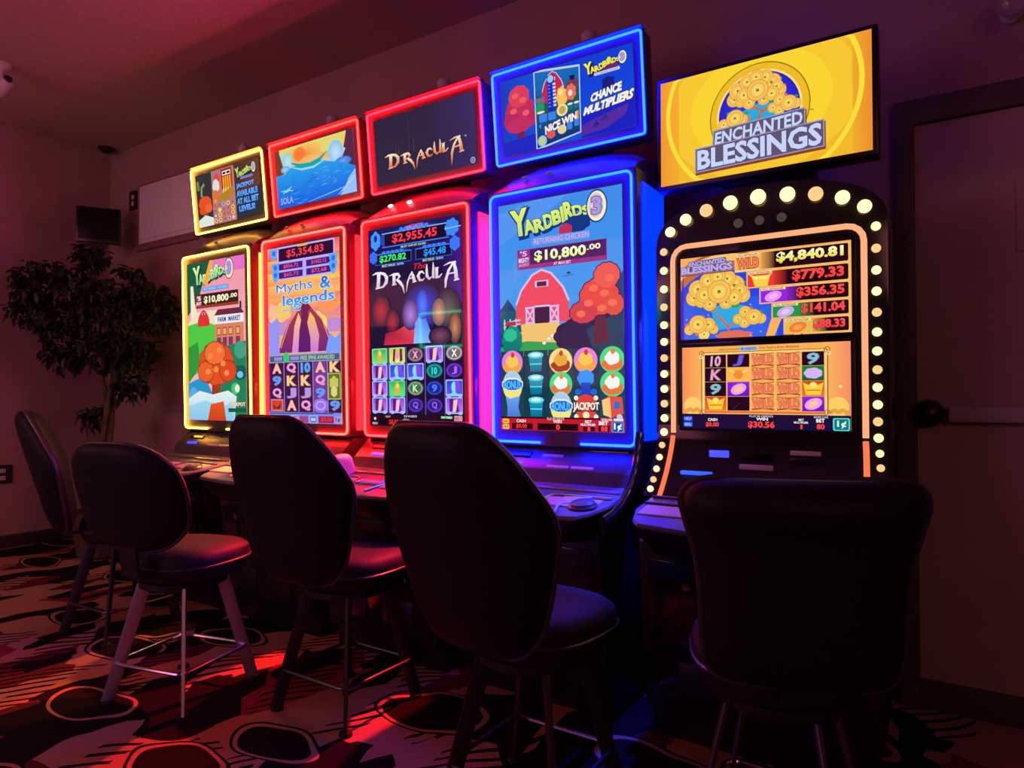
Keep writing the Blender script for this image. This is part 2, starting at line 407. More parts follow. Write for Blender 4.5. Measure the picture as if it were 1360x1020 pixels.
    def build(s, name, p0, U, V, parent):
        """p0 = top-left corner, U = full width vector, V = full height vector (downwards), in the parent's space"""
        N = U.cross(V).normalized() * -1
        me = bpy.data.meshes.new(name)
        me.from_pydata([p0 + U * (x / s.W) + V * (y / s.H) + N * (n * s.EPS) for x, y, n in s.v], [], s.f)
        at = me.color_attributes.new('Col', 'FLOAT_COLOR', 'POINT')
        at.data.foreach_set('color', [k for c in s.c for k in (*c, 1)])
        me.materials.append(M_art)
        o = bpy.data.objects.new(name, me); COL.objects.link(o); o.parent = parent
        return o

W_, K_ = (255, 255, 255), (10, 8, 14)

def bouncy(A, letters, out, c, c2):
    """cartoon lettering, each letter in its own slanted quad"""
    for L, q in letters: A.text(L, [(x + dx, y + dy) for (x, y), (dx, dy) in zip(q, [(1, 1.6)] * 4)], out, out=out, ow=.05, bold=.04)
    for L, q in letters: A.text(L, q, c, c2, out=out, ow=.03, bold=.05)

def farm_title(A, x0, y0, x1, y1, out, c=(226, 246, 110), c2=(196, 226, 120), egg=True):
    """title lettering fitted into a box, number in an egg at its right"""
    X = lambda u: x0 + (x1 - x0) * u
    Y = lambda v: y0 + (y1 - y0) * v
    qs = []
    spec = [('Y', 0, .22, .10, 1.0), ('A', .16, .30, .48, .98), ('R', .29, .42, .50, .95), ('D', .41, .52, .40, .88), ('B', .51, .62, .32, .80), ('I', .615, .66, .24, .76), ('R', .65, .76, .12, .72), ('D', .75, .86, .28, .66), ('S', .86, .94, .34, .64)]
    for L, a, b_, t, bt in spec:
        sk = .015
        qs.append((L, [(X(a - sk), Y(t + .03)), (X(b_ - sk), Y(t - .03)), (X(b_ + sk), Y(bt - .04)), (X(a + sk), Y(bt + .02))]))
    bouncy(A, qs, out, c, c2)
    if egg:
        rx, ry = (x1 - x0) * .105, (y1 - y0) * .46
        ex, ey = X(1.02), Y(.42)
        A.ell(ex, ey, rx * 1.12, ry * 1.1, out); A.ell(ex, ey, rx, ry, (250, 240, 190)); A.ell(ex - rx * .08, ey - ry * .05, rx * .8, ry * .82, (205, 208, 235))
        A.text('3', (ex - rx * .52, ey - ry * .62, ex + rx * .5, ey + ry * .55), (150, 165, 235), out=(180, 90, 130), ow=.05, bold=.03)

def barn(A, cx, y0, y1, hw, red=(226, 60, 72), edge=(240, 210, 230), door=True):
    P = [(cx - hw, y1), (cx - hw * .98, y0 + (y1 - y0) * .62), (cx - hw * .78, y0 + (y1 - y0) * .36), (cx - hw * .35, y0 + (y1 - y0) * .08), (cx, y0), (cx + hw * .35, y0 + (y1 - y0) * .08), (cx + hw * .78, y0 + (y1 - y0) * .36), (cx + hw * .98, y0 + (y1 - y0) * .62), (cx + hw, y1)]
    A.poly(P, red); A.line(P[1:-1], hw * .07, edge)
    A.rect(cx - hw * .25, y0 + (y1 - y0) * .2, cx + hw * .25, y0 + (y1 - y0) * .32, edge); A.rect(cx - hw * .18, y0 + (y1 - y0) * .22, cx + hw * .18, y0 + (y1 - y0) * .31, (90, 30, 60))
    if door:
        t = y0 + (y1 - y0) * .68
        A.rect(cx - hw * .28, t, cx + hw * .28, y1, (60, 25, 60))
        for sgn in (-1, 1):
            a, b_ = cx + sgn * hw * .28, cx + sgn * hw * .62
            A.rect(min(a, b_), t, max(a, b_), y1, edge); A.rect(min(a, b_) + hw * .06, t + hw * .06, max(a, b_) - hw * .06, y1 - hw * .06, red)
            A.line([(a, t), (b_, y1)], hw * .06, edge); A.line([(b_, t), (a, y1)], hw * .06, edge)
        A.line([(cx - hw * .28, t), (cx + hw * .28, t)], hw * .06, edge)

def pail(A, x, y, k=1):
    A.poly([(x - 6 * k, y - 6 * k), (x + 6 * k, y - 6 * k), (x + 4.6 * k, y + 7 * k), (x - 4.6 * k, y + 7 * k)], (24, 160, 190), (10, 110, 150))
    A.ell(x, y - 5 * k, 6.6 * k, 2.4 * k, (90, 220, 235)); A.ell(x, y - 5.2 * k, 4.4 * k, 1.3 * k, (215, 245, 250)); A.line([(x - 5 * k, y + 1.5 * k), (x + 5 * k, y + 1.5 * k)], 1 * k, (90, 220, 235))
def fruit_disc(A, x, y, disc, body, leaf, k=1):
    """round token with a plain heap or fruit on it"""
    A.ell(x, y, 9.2 * k, 9 * k, disc)
    A.blob(x, y + 3 * k, 7.2 * k, 4.2 * k, body[1], 5, .15); A.blob(x, y - 1 * k, 5 * k, 4.2 * k, body[0], 5, .15)
    A.ell(x + .5 * k, y - 5.6 * k, 1.6 * k, 2 * k, leaf)
def egg_bonus(A, x, y, k=1):
    A.ell(x, y, 8.6 * k, 11 * k, (240, 230, 130), n=26); A.poly([(x - 8.3 * k, y - 3 * k), (x - 5 * k, y - 9 * k), (x, y - 11 * k), (x + 5 * k, y - 9 * k), (x + 8.3 * k, y - 3 * k)], (170, 205, 240))
    A.blob(x, y - 1 * k, 9 * k, 4.6 * k, (235, 240, 250), 8, .08); A.blob(x, y - .6 * k, 8.2 * k, 3.8 * k, (30, 95, 210), 8, .08)
    A.text('BONUS', (x - 7.5 * k, y - 3.6 * k, x + 7.5 * k, y + 2.6 * k), (90, 200, 250), bold=.03)
def sack(A, x, y, k=1): A.poly([(x - 6 * k, y - 8 * k), (x - 2 * k, y - 6 * k), (x + 6.5 * k, y - 8 * k), (x + 5 * k, y), (x + 7 * k, y + 7 * k), (x - 5 * k, y + 8 * k), (x - 4.6 * k, y)], (110, 165, 240), (70, 120, 215))

def art_blue_main():
    A = Art(100, 167, (66, 140, 232), (58, 170, 250))
    A.poly([(0, 6), (0, 30), (34, 14), (60, 0), (30, 0)], (86, 150, 240))
    A.rect(0, 100, 100, 167, (22, 58, 74))
    # landscape
    A.poly([(0, 78), (4, 74), (7, 70), (11, 75), (14, 79), (22, 84), (22, 104), (0, 104)], (34, 70, 120))
    A.rect(0, 79, 16, 96, (30, 92, 110))
    A.poly([(13, 95), (56, 95), (62, 108), (8, 106)], (236, 190, 110))
    A.poly([(18, 88), (50, 88), (54, 104), (20, 103)], (240, 196, 112))
    barn(A, 36.5, 51, 89.5, 22.5, (238, 74, 98), (214, 190, 240))
    A.line([(3, 88), (18, 86)], 1.2, (180, 200, 250)); A.line([(3, 91), (18, 89)], 1.0, (180, 200, 250))
    for x in (4, 9, 14): A.line([(x, 85), (x, 93)], 1.1, (190, 205, 250))
    A.ell(8, 91, 2.4, 2.6, (24, 20, 46)); A.ell(13, 92, 1.8, 2, (220, 215, 235)); A.rect(5, 87, 14, 90, (190, 50, 60))
    A.poly([(8, 104), (24, 102), (54, 104.5), (62, 110), (40, 113), (0, 113), (0, 106)], (40, 160, 80))
    A.blob(10.5, 101, 8.6, 10.5, (24, 150, 120), 9, .06, (16, 110, 110)); A.blob(9, 97, 5.5, 4.5, (50, 190, 150), 7, .1)
    for x, y in ((42, 101), (38, 104), (45, 99)): A.ell(x, y, 1.6, 1, (240, 238, 230))
    # dark hedges and a round red bush at right (plain scenery)
    A.poly([(100, 58), (96, 62), (92, 72), (90, 84), (100, 90)], (26, 66, 128))
    A.blob(72, 100, 25, 13, (34, 30, 66), 11, .06); A.poly([(52, 96), (64, 88), (80, 90), (100, 80), (100, 114), (56, 114)], (40, 34, 72)); A.poly([(72, 96), (100, 84), (100, 114), (78, 114)], (28, 66, 96))
    A.poly([(80, 80), (86, 80), (89, 106), (77, 106)], (96, 40, 60))
    for x, y, rx, ry in ((82, 74, 15, 13), (88, 60, 10, 9), (70, 84, 11, 8), (93, 80, 8, 8)): A.blob(x, y, rx, ry, (64, 30, 78), 12, .06)
    for x, y, rx, ry, c in ((82, 74, 14.2, 12.2, (232, 74, 66)), (88, 60, 9.3, 8.3, (238, 90, 84)), (70, 84, 10.2, 7.3, (214, 64, 76)), (93, 80, 7.2, 7.2, (226, 84, 66))): A.blob(x, y, rx, ry, c, 12, .06)
    for x, y in ((78, 68), (86, 72), (74, 78), (84, 82), (90, 62), (68, 85), (92, 79)): A.blob(x, y, 3.2, 2.2, (246, 112, 84), 6, .15)
    # title
    farm_title(A, 11, 2.5, 80, 25, (24, 50, 130))
    A.blob(66, 22, 10, 5.5, (22, 56, 130), 8, .1); A.blob(57, 25, 5, 4, (190, 50, 90), 6, .12)
    A.rr(29, 27.6, 76, 33, 1.5, (120, 150, 235)); A.text('RETURNING CHICKEN', (31, 28.3, 75, 32.3), (205, 190, 250), out=(120, 110, 210), ow=.03, bold=.01)
    A.poly([(16.5, 35), (88.6, 35), (88.6, 49.6), (16.5, 49.6)], (150, 50, 130)); A.rect(27.5, 35.5, 88, 46.4, (72, 30, 98))
    A.text("'5", (19, 36, 25, 40), (225, 190, 245), bold=.03); A.text('MIGHTY', (17.6, 41, 26.6, 44.6), (245, 225, 255), bold=.03); A.text('JACKPOT', (17.6, 45.2, 26.6, 48), (225, 180, 235), bold=.02)
    A.text('$10,800', (31, 37, 73, 45.8), (250, 255, 235), (235, 245, 120), out=(40, 20, 50), ow=.035, bold=.035); A.text('.00', (73.6, 37.4, 84, 41.4), (250, 250, 200), out=(40, 20, 50), ow=.03, bold=.03)
    A.text('AT MAX BET', (47, 46.8, 61, 48.9), (250, 215, 240), bold=.02)
    A.ell(59, 55.5, 1.6, .9, (30, 60, 110)); A.line([(55, 57.5), (63, 57)], .6, (40, 100, 170))
    # reels
    X = (10.6, 31, 51.6, 71.3, 91.4); Y = (117.4, 133.8, 150)
    for i in range(5): A.rect(X[i] - 9.9, 109, X[i] + 9.9, 157.5, (26, 66, 84) if i % 2 == 0 else (22, 58, 76))
    heap = ((250, 200, 90), (246, 166, 70)); foxc = ((245, 245, 240), (230, 120, 60))
    fruit_disc(A, X[0], Y[0], (230, 130, 220), heap, (220, 60, 50)); pail(A, X[1], Y[0]); fruit_disc(A, X[2], Y[0], (250, 220, 150), ((232, 170, 60), (170, 60, 30)), (200, 70, 50)); A.ring(X[2], Y[0], 9, 8.8, .8, (250, 210, 110))
    fruit_disc(A, X[3], Y[0], (230, 130, 220), heap, (220, 60, 50)); fruit_disc(A, X[4], Y[0], (70, 220, 130), foxc, (240, 130, 60))
    egg_bonus(A, X[0], Y[1] + .5); pail(A, X[1], Y[1]); fruit_disc(A, X[2], Y[1], (70, 220, 130), foxc, (240, 130, 60))
    A.blob(X[3], Y[1] - 4, 6, 5.4, (40, 150, 245), 7, .12); A.poly([(X[3] - 4, Y[1] - 1), (X[3] + 4, Y[1] - 1), (X[3] + 3, Y[1] + 7), (X[3] - 3, Y[1] + 7)], (24, 70, 190)); A.ell(X[3] - 6, Y[1] + 5.5, 2.6, 2.2, (30, 100, 215)); A.ell(X[3] + 6, Y[1] + 5.5, 2.6, 2.2, (30, 100, 215))
    fruit_disc(A, X[4], Y[1], (70, 220, 130), foxc, (240, 130, 60))
    sack(A, X[0], Y[2]); pail(A, X[1], Y[2]); egg_bonus(A, X[2], Y[2])
    A.ell(X[3], Y[2] - 3, 7.6, 6, (225, 60, 50)); A.rr(X[3] - 8, Y[2] + 3, X[3] + 8, Y[2] + 8, 1.5, (225, 70, 50)); A.ell(X[3], Y[2] + 5.4, 2.6, 2.4, (250, 235, 190))
    for sx in (-1, 1):
        for sy in (-1, 1): A.ell(X[3] + sx * 7.6, Y[2] + sy * 6.5, 1.8, 1.7, (250, 235, 200))
    A.text('JACKPOT', (X[3] - 10, Y[2] - 3.6, X[3] + 10, Y[2] + 3.4), (255, 250, 225), out=(110, 20, 20), ow=.05, bold=.04)
    A.poly([(X[4] - 8, Y[2] - 5), (X[4] - 2, Y[2] - 8), (X[4] + 7, Y[2] - 7), (X[4] + 8, Y[2] + 4), (X[4] - 1, Y[2] + 7), (X[4] - 7, Y[2] + 5)], (225, 80, 60)); A.poly([(X[4] - 8, Y[2] - 5), (X[4] - 2, Y[2] - 7), (X[4] - 1, Y[2] + 7), (X[4] - 7, Y[2] + 5)], (250, 200, 120)); A.rect(X[4] + 1, Y[2] - 4, X[4] + 5.5, Y[2] + 1, (60, 110, 190)); A.ell(X[4] + 5, Y[2] + 6.5, 2.2, 2.2, (210, 200, 215))
    # bottom bar
    A.rect(0, 157.3, 100, 167, (196, 26, 44)); A.rect(0, 157.3, 82, 158.4, (40, 8, 20)); A.text('PLAY 88 CREDITS', (40, 157.4, 54, 159.4), (230, 190, 200)); A.text('GOOD LUCK', (83, 157.5, 91, 159), W_); A.rect(92, 157.4, 99, 159, (230, 230, 235))
    A.rr(1.5, 159, 7.5, 162.4, 1, (250, 200, 90)); A.rr(1.5, 163, 7.5, 166.6, 1, (250, 200, 90)); A.text('INFO', (2.2, 159.8, 6.8, 161.8), (150, 60, 30)); A.text('HELP', (2.2, 163.8, 6.8, 165.8), (150, 60, 30))
    A.rect(10, 162, 28, 166.4, (46, 6, 14)); A.text('CASH', (14, 159.2, 22, 161.4), W_, bold=.02); A.text('$0.00', (13.5, 162.4, 23, 166), (255, 60, 50), bold=.03)
    A.rect(32, 161.8, 65, 166.6, (30, 6, 16)); A.text('WIN', (45, 159.2, 52, 161.4), W_, bold=.02); A.text('0', (47.2, 162.2, 50.6, 166.2), (255, 70, 60), bold=.05)
    A.text('BET', (70.5, 159, 75.5, 160.8), W_); A.text('MULTIPLIER', (67, 161.2, 78.6, 162.8), W_); A.rect(69, 163.4, 78, 166.6, (46, 6, 14)); A.text('1', (72.4, 163.6, 74.4, 166.4), (255, 70, 60), bold=.05)
    A.text('BET', (81, 159.4, 88, 162), W_, bold=.03); A.rect(80.5, 162.4, 89, 166.6, (46, 6, 14)); A.text('88', (82.5, 162.6, 87.5, 166.4), (255, 70, 60), bold=.03)
    A.rr(90.6, 159.4, 99.4, 166.8, 1, (60, 150, 220)); A.rr(91.4, 160, 98.6, 166.2, 1, (20, 70, 160)); A.text('1¢', (92.2, 160.6, 98, 165.8), W_, bold=.03)
    return A

def art_blue_top():
    A = Art(100, 51, (14, 60, 214), (18, 78, 220))
    A.hgrad(0, 0, 40, 51, (24, 60, 190), (16, 84, 222)); A.poly([(0, 42), (30, 40), (30, 51), (0, 51)], (30, 40, 190))
    # round red bush, plain scenery
    A.poly([(13, 26), (17, 26), (18.5, 41), (11.5, 41)], (110, 34, 84))
    for x, y, rx, ry, c in ((15, 22, 11, 9, (196, 44, 92)), (8, 28, 6, 5.4, (184, 40, 94)), (22, 29, 6.6, 5.6, (186, 42, 96)), (15, 13, 8, 7, (222, 62, 86)), (14, 32, 10, 5, (196, 46, 96))): A.blob(x, y, rx, ry, c, 9, .08)
    for x, y in ((12, 12), (18, 16), (10, 22), (20, 25)): A.blob(x, y, 2.6, 1.8, (236, 96, 100), 6, .15)
    # card
    A.poly([(27.6, -1), (62.8, 3.6), (61.6, 46.8), (26.9, 52)], (190, 205, 245)); A.poly([(28.4, .6), (62, 4.8), (60.9, 46), (27.8, 50.6)], (20, 110, 190), (14, 50, 110))
    A.poly([(28.3, 14), (34, 20), (61.6, 14), (61.2, 32), (28, 32)], (30, 90, 80)); A.rect(55, 9, 58.6, 16, (16, 30, 80)); A.rect(52, 12, 61, 17, (110, 60, 80))
    barn(A, 42, 3, 22, 8.5, (200, 40, 70), (200, 200, 240), door=False)
    A.rr(37.6, 5, 43.4, 30, 1, (26, 44, 180)); A.ell(40.5, 7.5, 2.4, 2.4, (150, 200, 250))
    for k in range(7): A.rect(42, 10.6 + 2.3 * k, 44.2, 12 + 2.3 * k, (200, 215, 250)); A.rect(38.2, 11 + 2.3 * k, 40, 11.8 + 2.3 * k, (110, 120, 230))
    A.blob(48.5, 21, 3.6, 6, (250, 190, 90), 7, .2); A.blob(55.5, 19.5, 3.4, 4.6, (235, 110, 90), 7, .2); A.ell(48, 18, 2, 2, (250, 220, 150)); A.ell(55, 20, 1.6, 2, (240, 225, 225)); A.ell(31.5, 24.5, 3.6, 3.4, (30, 150, 110)); A.rect(28, 18, 35, 21, (110, 110, 150))
    for x in (33.5, 40.5): A.rr(x - 3, 29, x + 3, 34.2, .8, (60, 130, 230))
    A.ell(31.8, 27.6, 3.2, .8, (245, 220, 190))
    A.ell(48.4, 29.6, 4.2, 3.9, (240, 220, 150)); A.ell(48.4, 29.6, 2.6, 2.6, (190, 170, 90))
    for x in (54.5, 59.3): A.rect(x - 1.8, 27, x + 1.8, 30.5, (20, 110, 150)); A.ell(x, 27, 2, .7, (220, 235, 245))
    A.text('NICE WIN!', [(34.5, 37.2), (60.6, 32.2), (60.4, 37.6), (34.6, 43.2)], (240, 240, 245), out=(70, 40, 70), ow=.06, bold=.05)
    A.text('!', [(58.6, 32.6), (60.6, 32.2), (60.4, 37.6), (58.6, 38)], (250, 150, 60), bold=.06)
    A.ell(32, 46.5, 3.6, 3.6, (130, 200, 240)); A.ell(32, 46.5, 2.2, 2.2, (220, 200, 110)); A.ell(39, 43.6, 3.4, 2.6, (220, 90, 90)); A.ell(47.6, 42, 3.4, 3, (230, 210, 150)); A.rr(51.6, 38.6, 55.4, 43.2, .6, (60, 130, 230)); A.rr(57, 37.6, 60.4, 42, .6, (60, 130, 230)); A.poly([(29.5, 36), (32, 35), (31.6, 38.6)], (40, 140, 220))
    farm_title(A, 66, 3.6, 92.5, 12, (20, 30, 90), (250, 240, 60), (240, 230, 60))
    A.blob(85, 11.2, 5, 1.8, (110, 40, 110), 5, .15); A.rr(73, 12.2, 91, 14, .6, (220, 220, 250)); A.text('RETURNING CHICKEN', (74, 12.5, 90, 13.8), (110, 110, 190))
    A.rect(78.5, 17.2, 86.8, 26, (22, 30, 130)); A.rect(80.6, 16.4, 84, 18, (22, 30, 130))
    A.poly([(63, 36), (100, 32), (100, 51), (62, 51)], (26, 34, 190)); A.poly([(62.6, 43), (72, 40.5), (96, 36), (94, 42), (80, 48), (62.2, 49.4)], (84, 44, 160)); A.poly([(70, 46), (73, 41), (75.5, 45)], (44, 34, 140)); A.poly([(76, 43), (79, 38), (82, 42)], (60, 40, 150))
    A.text('CHANCE', [(70, 24.6), (92, 21.4), (92.4, 27.2), (69.6, 30)], (240, 240, 240), out=(40, 40, 70), ow=.06, bold=.06, shear=.2)
    A.text('MULTIPLIERS', [(64.4, 32), (100, 27.6), (99.4, 33.6), (63.8, 37.2)], (240, 240, 240), out=(40, 40, 70), ow=.06, bold=.06, shear=.2)
    return A

def art_yellow_main():
    A = Art(100, 167, (240, 150, 170), (250, 190, 190))
    A.poly([(0, 0), (46, 0), (30, 20), (20, 40), (0, 56)], (24, 90, 60)); A.hgrad(46, 0, 100, 14, (236, 130, 180), (230, 110, 200))
    A.poly([(6, 60), (6, 24), (11, 24), (14, 46), (20, 60)], (240, 232, 205))
    A.poly([(0, 64), (20, 52), (56, 52), (60, 70), (0, 76)], (240, 225, 190))
    A.poly([(0, 66), (30, 62), (56, 70), (60, 100), (0, 124)], (80, 200, 70)); A.poly([(0, 90), (18, 84), (22, 110), (0, 128)], (50, 150, 60))
    barn(A, 29, 50, 68, 10.5, (222, 50, 56), (230, 215, 205), door=False)
    # brick building
    A.poly([(48, 58), (54, 52), (92, 52), (98, 58)], (110, 40, 60)); A.rect(49, 58, 97, 90, (222, 130, 96)); A.rect(49, 58, 97, 67, (235, 235, 245)); A.text('FARM', (54, 60, 68, 65), (40, 50, 120), bold=.03); A.text('MARKET', (72, 60, 92, 65), (40, 50, 120), bold=.03)
    for x in (52, 62, 72, 84): A.rect(x, 71, x + 7, 79, (150, 64, 64)); A.rect(x + 1, 72, x + 6, 78, (245, 170, 110)); A.rect(x, 81, x + 7, 90, (120, 60, 110))
    A.rect(91, 46, 94, 53, (40, 40, 50))
    A.poly([(56, 92), (100, 86), (100, 167), (56, 167)], (30, 130, 90)); A.ell(91, 95, 10, 9, (70, 160, 130)); A.blob(90, 118, 11, 7, (20, 90, 80), 8, .1); A.ell(90, 120, 5, 3.4, (110, 200, 240)); A.ell(82, 134, 7, 6, (70, 200, 110)); A.ell(85, 134, 4, 4, (240, 240, 225))
    A.poly([(0, 128), (30, 120), (50, 150), (50, 167), (0, 167)], (40, 150, 200)); A.ell(9, 142, 8, 10, (90, 170, 230))
    # plain autumn tree with pale blossom drifts around its trunk
    A.poly([(44, 118), (56, 118), (60, 167), (38, 167)], (170, 70, 34), (120, 46, 24))
    for x, y, rx, ry, c in ((50, 108, 28, 21, (226, 80, 34)), (32, 116, 13, 10, (236, 96, 44)), (70, 116, 13, 10, (222, 74, 32)), (48, 97, 17, 11, (244, 112, 52))): A.blob(x, y, rx + .9, ry + .9, (140, 46, 22), 13, .08); A.blob(x, y, rx, ry, c, 13, .08)
    for x, y in ((40, 100), (56, 94), (62, 108), (36, 116), (50, 114), (68, 118)): A.blob(x, y, 4, 2.8, (250, 140, 80), 7, .15)
    A.poly([(0, 144), (20, 136), (44, 140), (70, 136), (84, 142), (80, 167), (0, 167)], (232, 240, 240), (165, 220, 240)); A.poly([(0, 152), (30, 146), (60, 152), (78, 148), (78, 167), (0, 167)], (160, 216, 240), (140, 200, 235)); A.poly([(40, 150), (62, 147), (66, 167), (34, 167)], (230, 90, 38), (206, 66, 28))
    A.rect(70, 154, 100, 158, (24, 90, 60)); A.text('JACKPOT', (72, 148, 98, 153), (255, 240, 210), out=(160, 40, 30), ow=.05, bold=.03)
    for x, y in ((88, 66), ): pass
    # title and meter
    farm_title(A, 12, 2, 74, 24, (24, 60, 60), (214, 250, 170), (150, 220, 150))
    A.poly([(42, 0), (47, 0), (38, 26), (30, 24)], (250, 170, 60))
    A.rr(29, 27, 74, 31.5, 1, (70, 150, 240)); A.text('RETURNING CHICKEN', (31, 27.8, 72, 30.6), (190, 220, 255))
    A.rect(17, 34, 90, 48, (60, 30, 28)); A.rect(17, 46, 90, 49, (150, 60, 40)); A.rr(17.5, 35, 27, 47, 1, (170, 60, 70)); A.text("'5", (19, 36, 25.5, 40.5), W_, bold=.03); A.text('MIGHTY', (18, 42, 26.6, 45.4), W_, bold=.02)
    A.text('$10,800', (31, 36.6, 74, 45.4), (255, 255, 235), (240, 235, 160), out=(30, 16, 10), ow=.03, bold=.04); A.text('.00', (75.5, 37, 88, 41.4), (255, 250, 210), bold=.03)
    return A

def art_yellow_top():
    A = Art(100, 51, (70, 52, 44), (38, 44, 46))
    A.hgrad(60, 0, 100, 51, (66, 46, 46), (110, 62, 46)); A.poly([(62, 30), (100, 24), (100, 51), (61, 51)], (42, 50, 54)); A.rect(0, 0, 26, 51, (50, 50, 56))
    A.line([(3, 6), (4, 15)], 4, (120, 130, 80)); A.line([(14, 10), (9, 13), (8, 22)], 3, (130, 150, 100))
    A.poly([(11, 32), (16, 32), (17, 51), (9, 51)], (150, 64, 34)); A.poly([(0, 44), (12, 40), (25, 44), (25, 51), (0, 51)], (224, 230, 222))
    for x, y, rx, ry, c in ((13, 29, 10, 7, (232, 84, 40)), (9, 35, 6, 4, (226, 76, 36)), (18, 34, 6, 4, (238, 100, 50))): A.blob(x, y, rx, ry, c, 9, .1)
    A.poly([(26.5, 0), (62.5, 0), (61.6, 51), (24.8, 51)], (190, 120, 110)); A.hgrad(27, 0, 42, 20, (150, 120, 140), (200, 110, 110)); A.rect(42, 1, 59, 20, (150, 44, 36))
    A.rect(44, 3, 57, 7, (240, 235, 230)); A.rect(45, 4, 49.6, 6, K_); A.rect(51, 4, 56, 6, K_)
    for x in (44, 47.5, 51, 54.5): A.rect(x, 8, x + 2.4, 19, (250, 160, 40)); A.poly([(x, 19), (x + 2.4, 19), (x - .5, 25), (x - 2, 25)], (240, 215, 90))
    A.blob(35, 10, 4, 6, (226, 70, 60), 7, .2); A.blob(33, 15, 5, 6, (225, 220, 215), 7, .15); A.blob(31, 23, 5, 4, (235, 110, 50), 6, .15)
    A.poly([(34, 26), (58, 19), (60, 24), (56, 29), (36, 31)], (180, 130, 40)); A.ell(30, 29, 3, 2, (250, 140, 60))
    random.seed(3)
    for r in range(4):
        for c in range(5): A.ell(29 + 7 * c, 33.5 + 4.8 * r, 2.8, 2.1, [(240, 190, 130), (220, 110, 70), (190, 160, 190), (235, 205, 90), (150, 130, 170)][random.randrange(5)]); A.ell(29 + 7 * c, 33.5 + 4.8 * r, 1.3, 1, [(170, 70, 50), (250, 225, 170), (110, 90, 160)][random.randrange(3)])
    farm_title(A, 65, 3, 92, 13, (30, 40, 40), (215, 240, 120), (170, 210, 110))
    A.rr(72, 13, 91, 15.4, .6, (120, 130, 180))
    for t, q in (('JACKPOT', (65, 18.6, 92, 24)), ('AVAILABLE', (64.5, 25.4, 96.5, 31)), ('AT ALL BET', (64.5, 32.4, 97, 38)), ('LEVELS!', (67, 39.4, 91, 45))):
        A.text(t, q, (110, 180, 255), (80, 150, 250), out=(26, 40, 90), ow=.06, bold=.055)
    return A

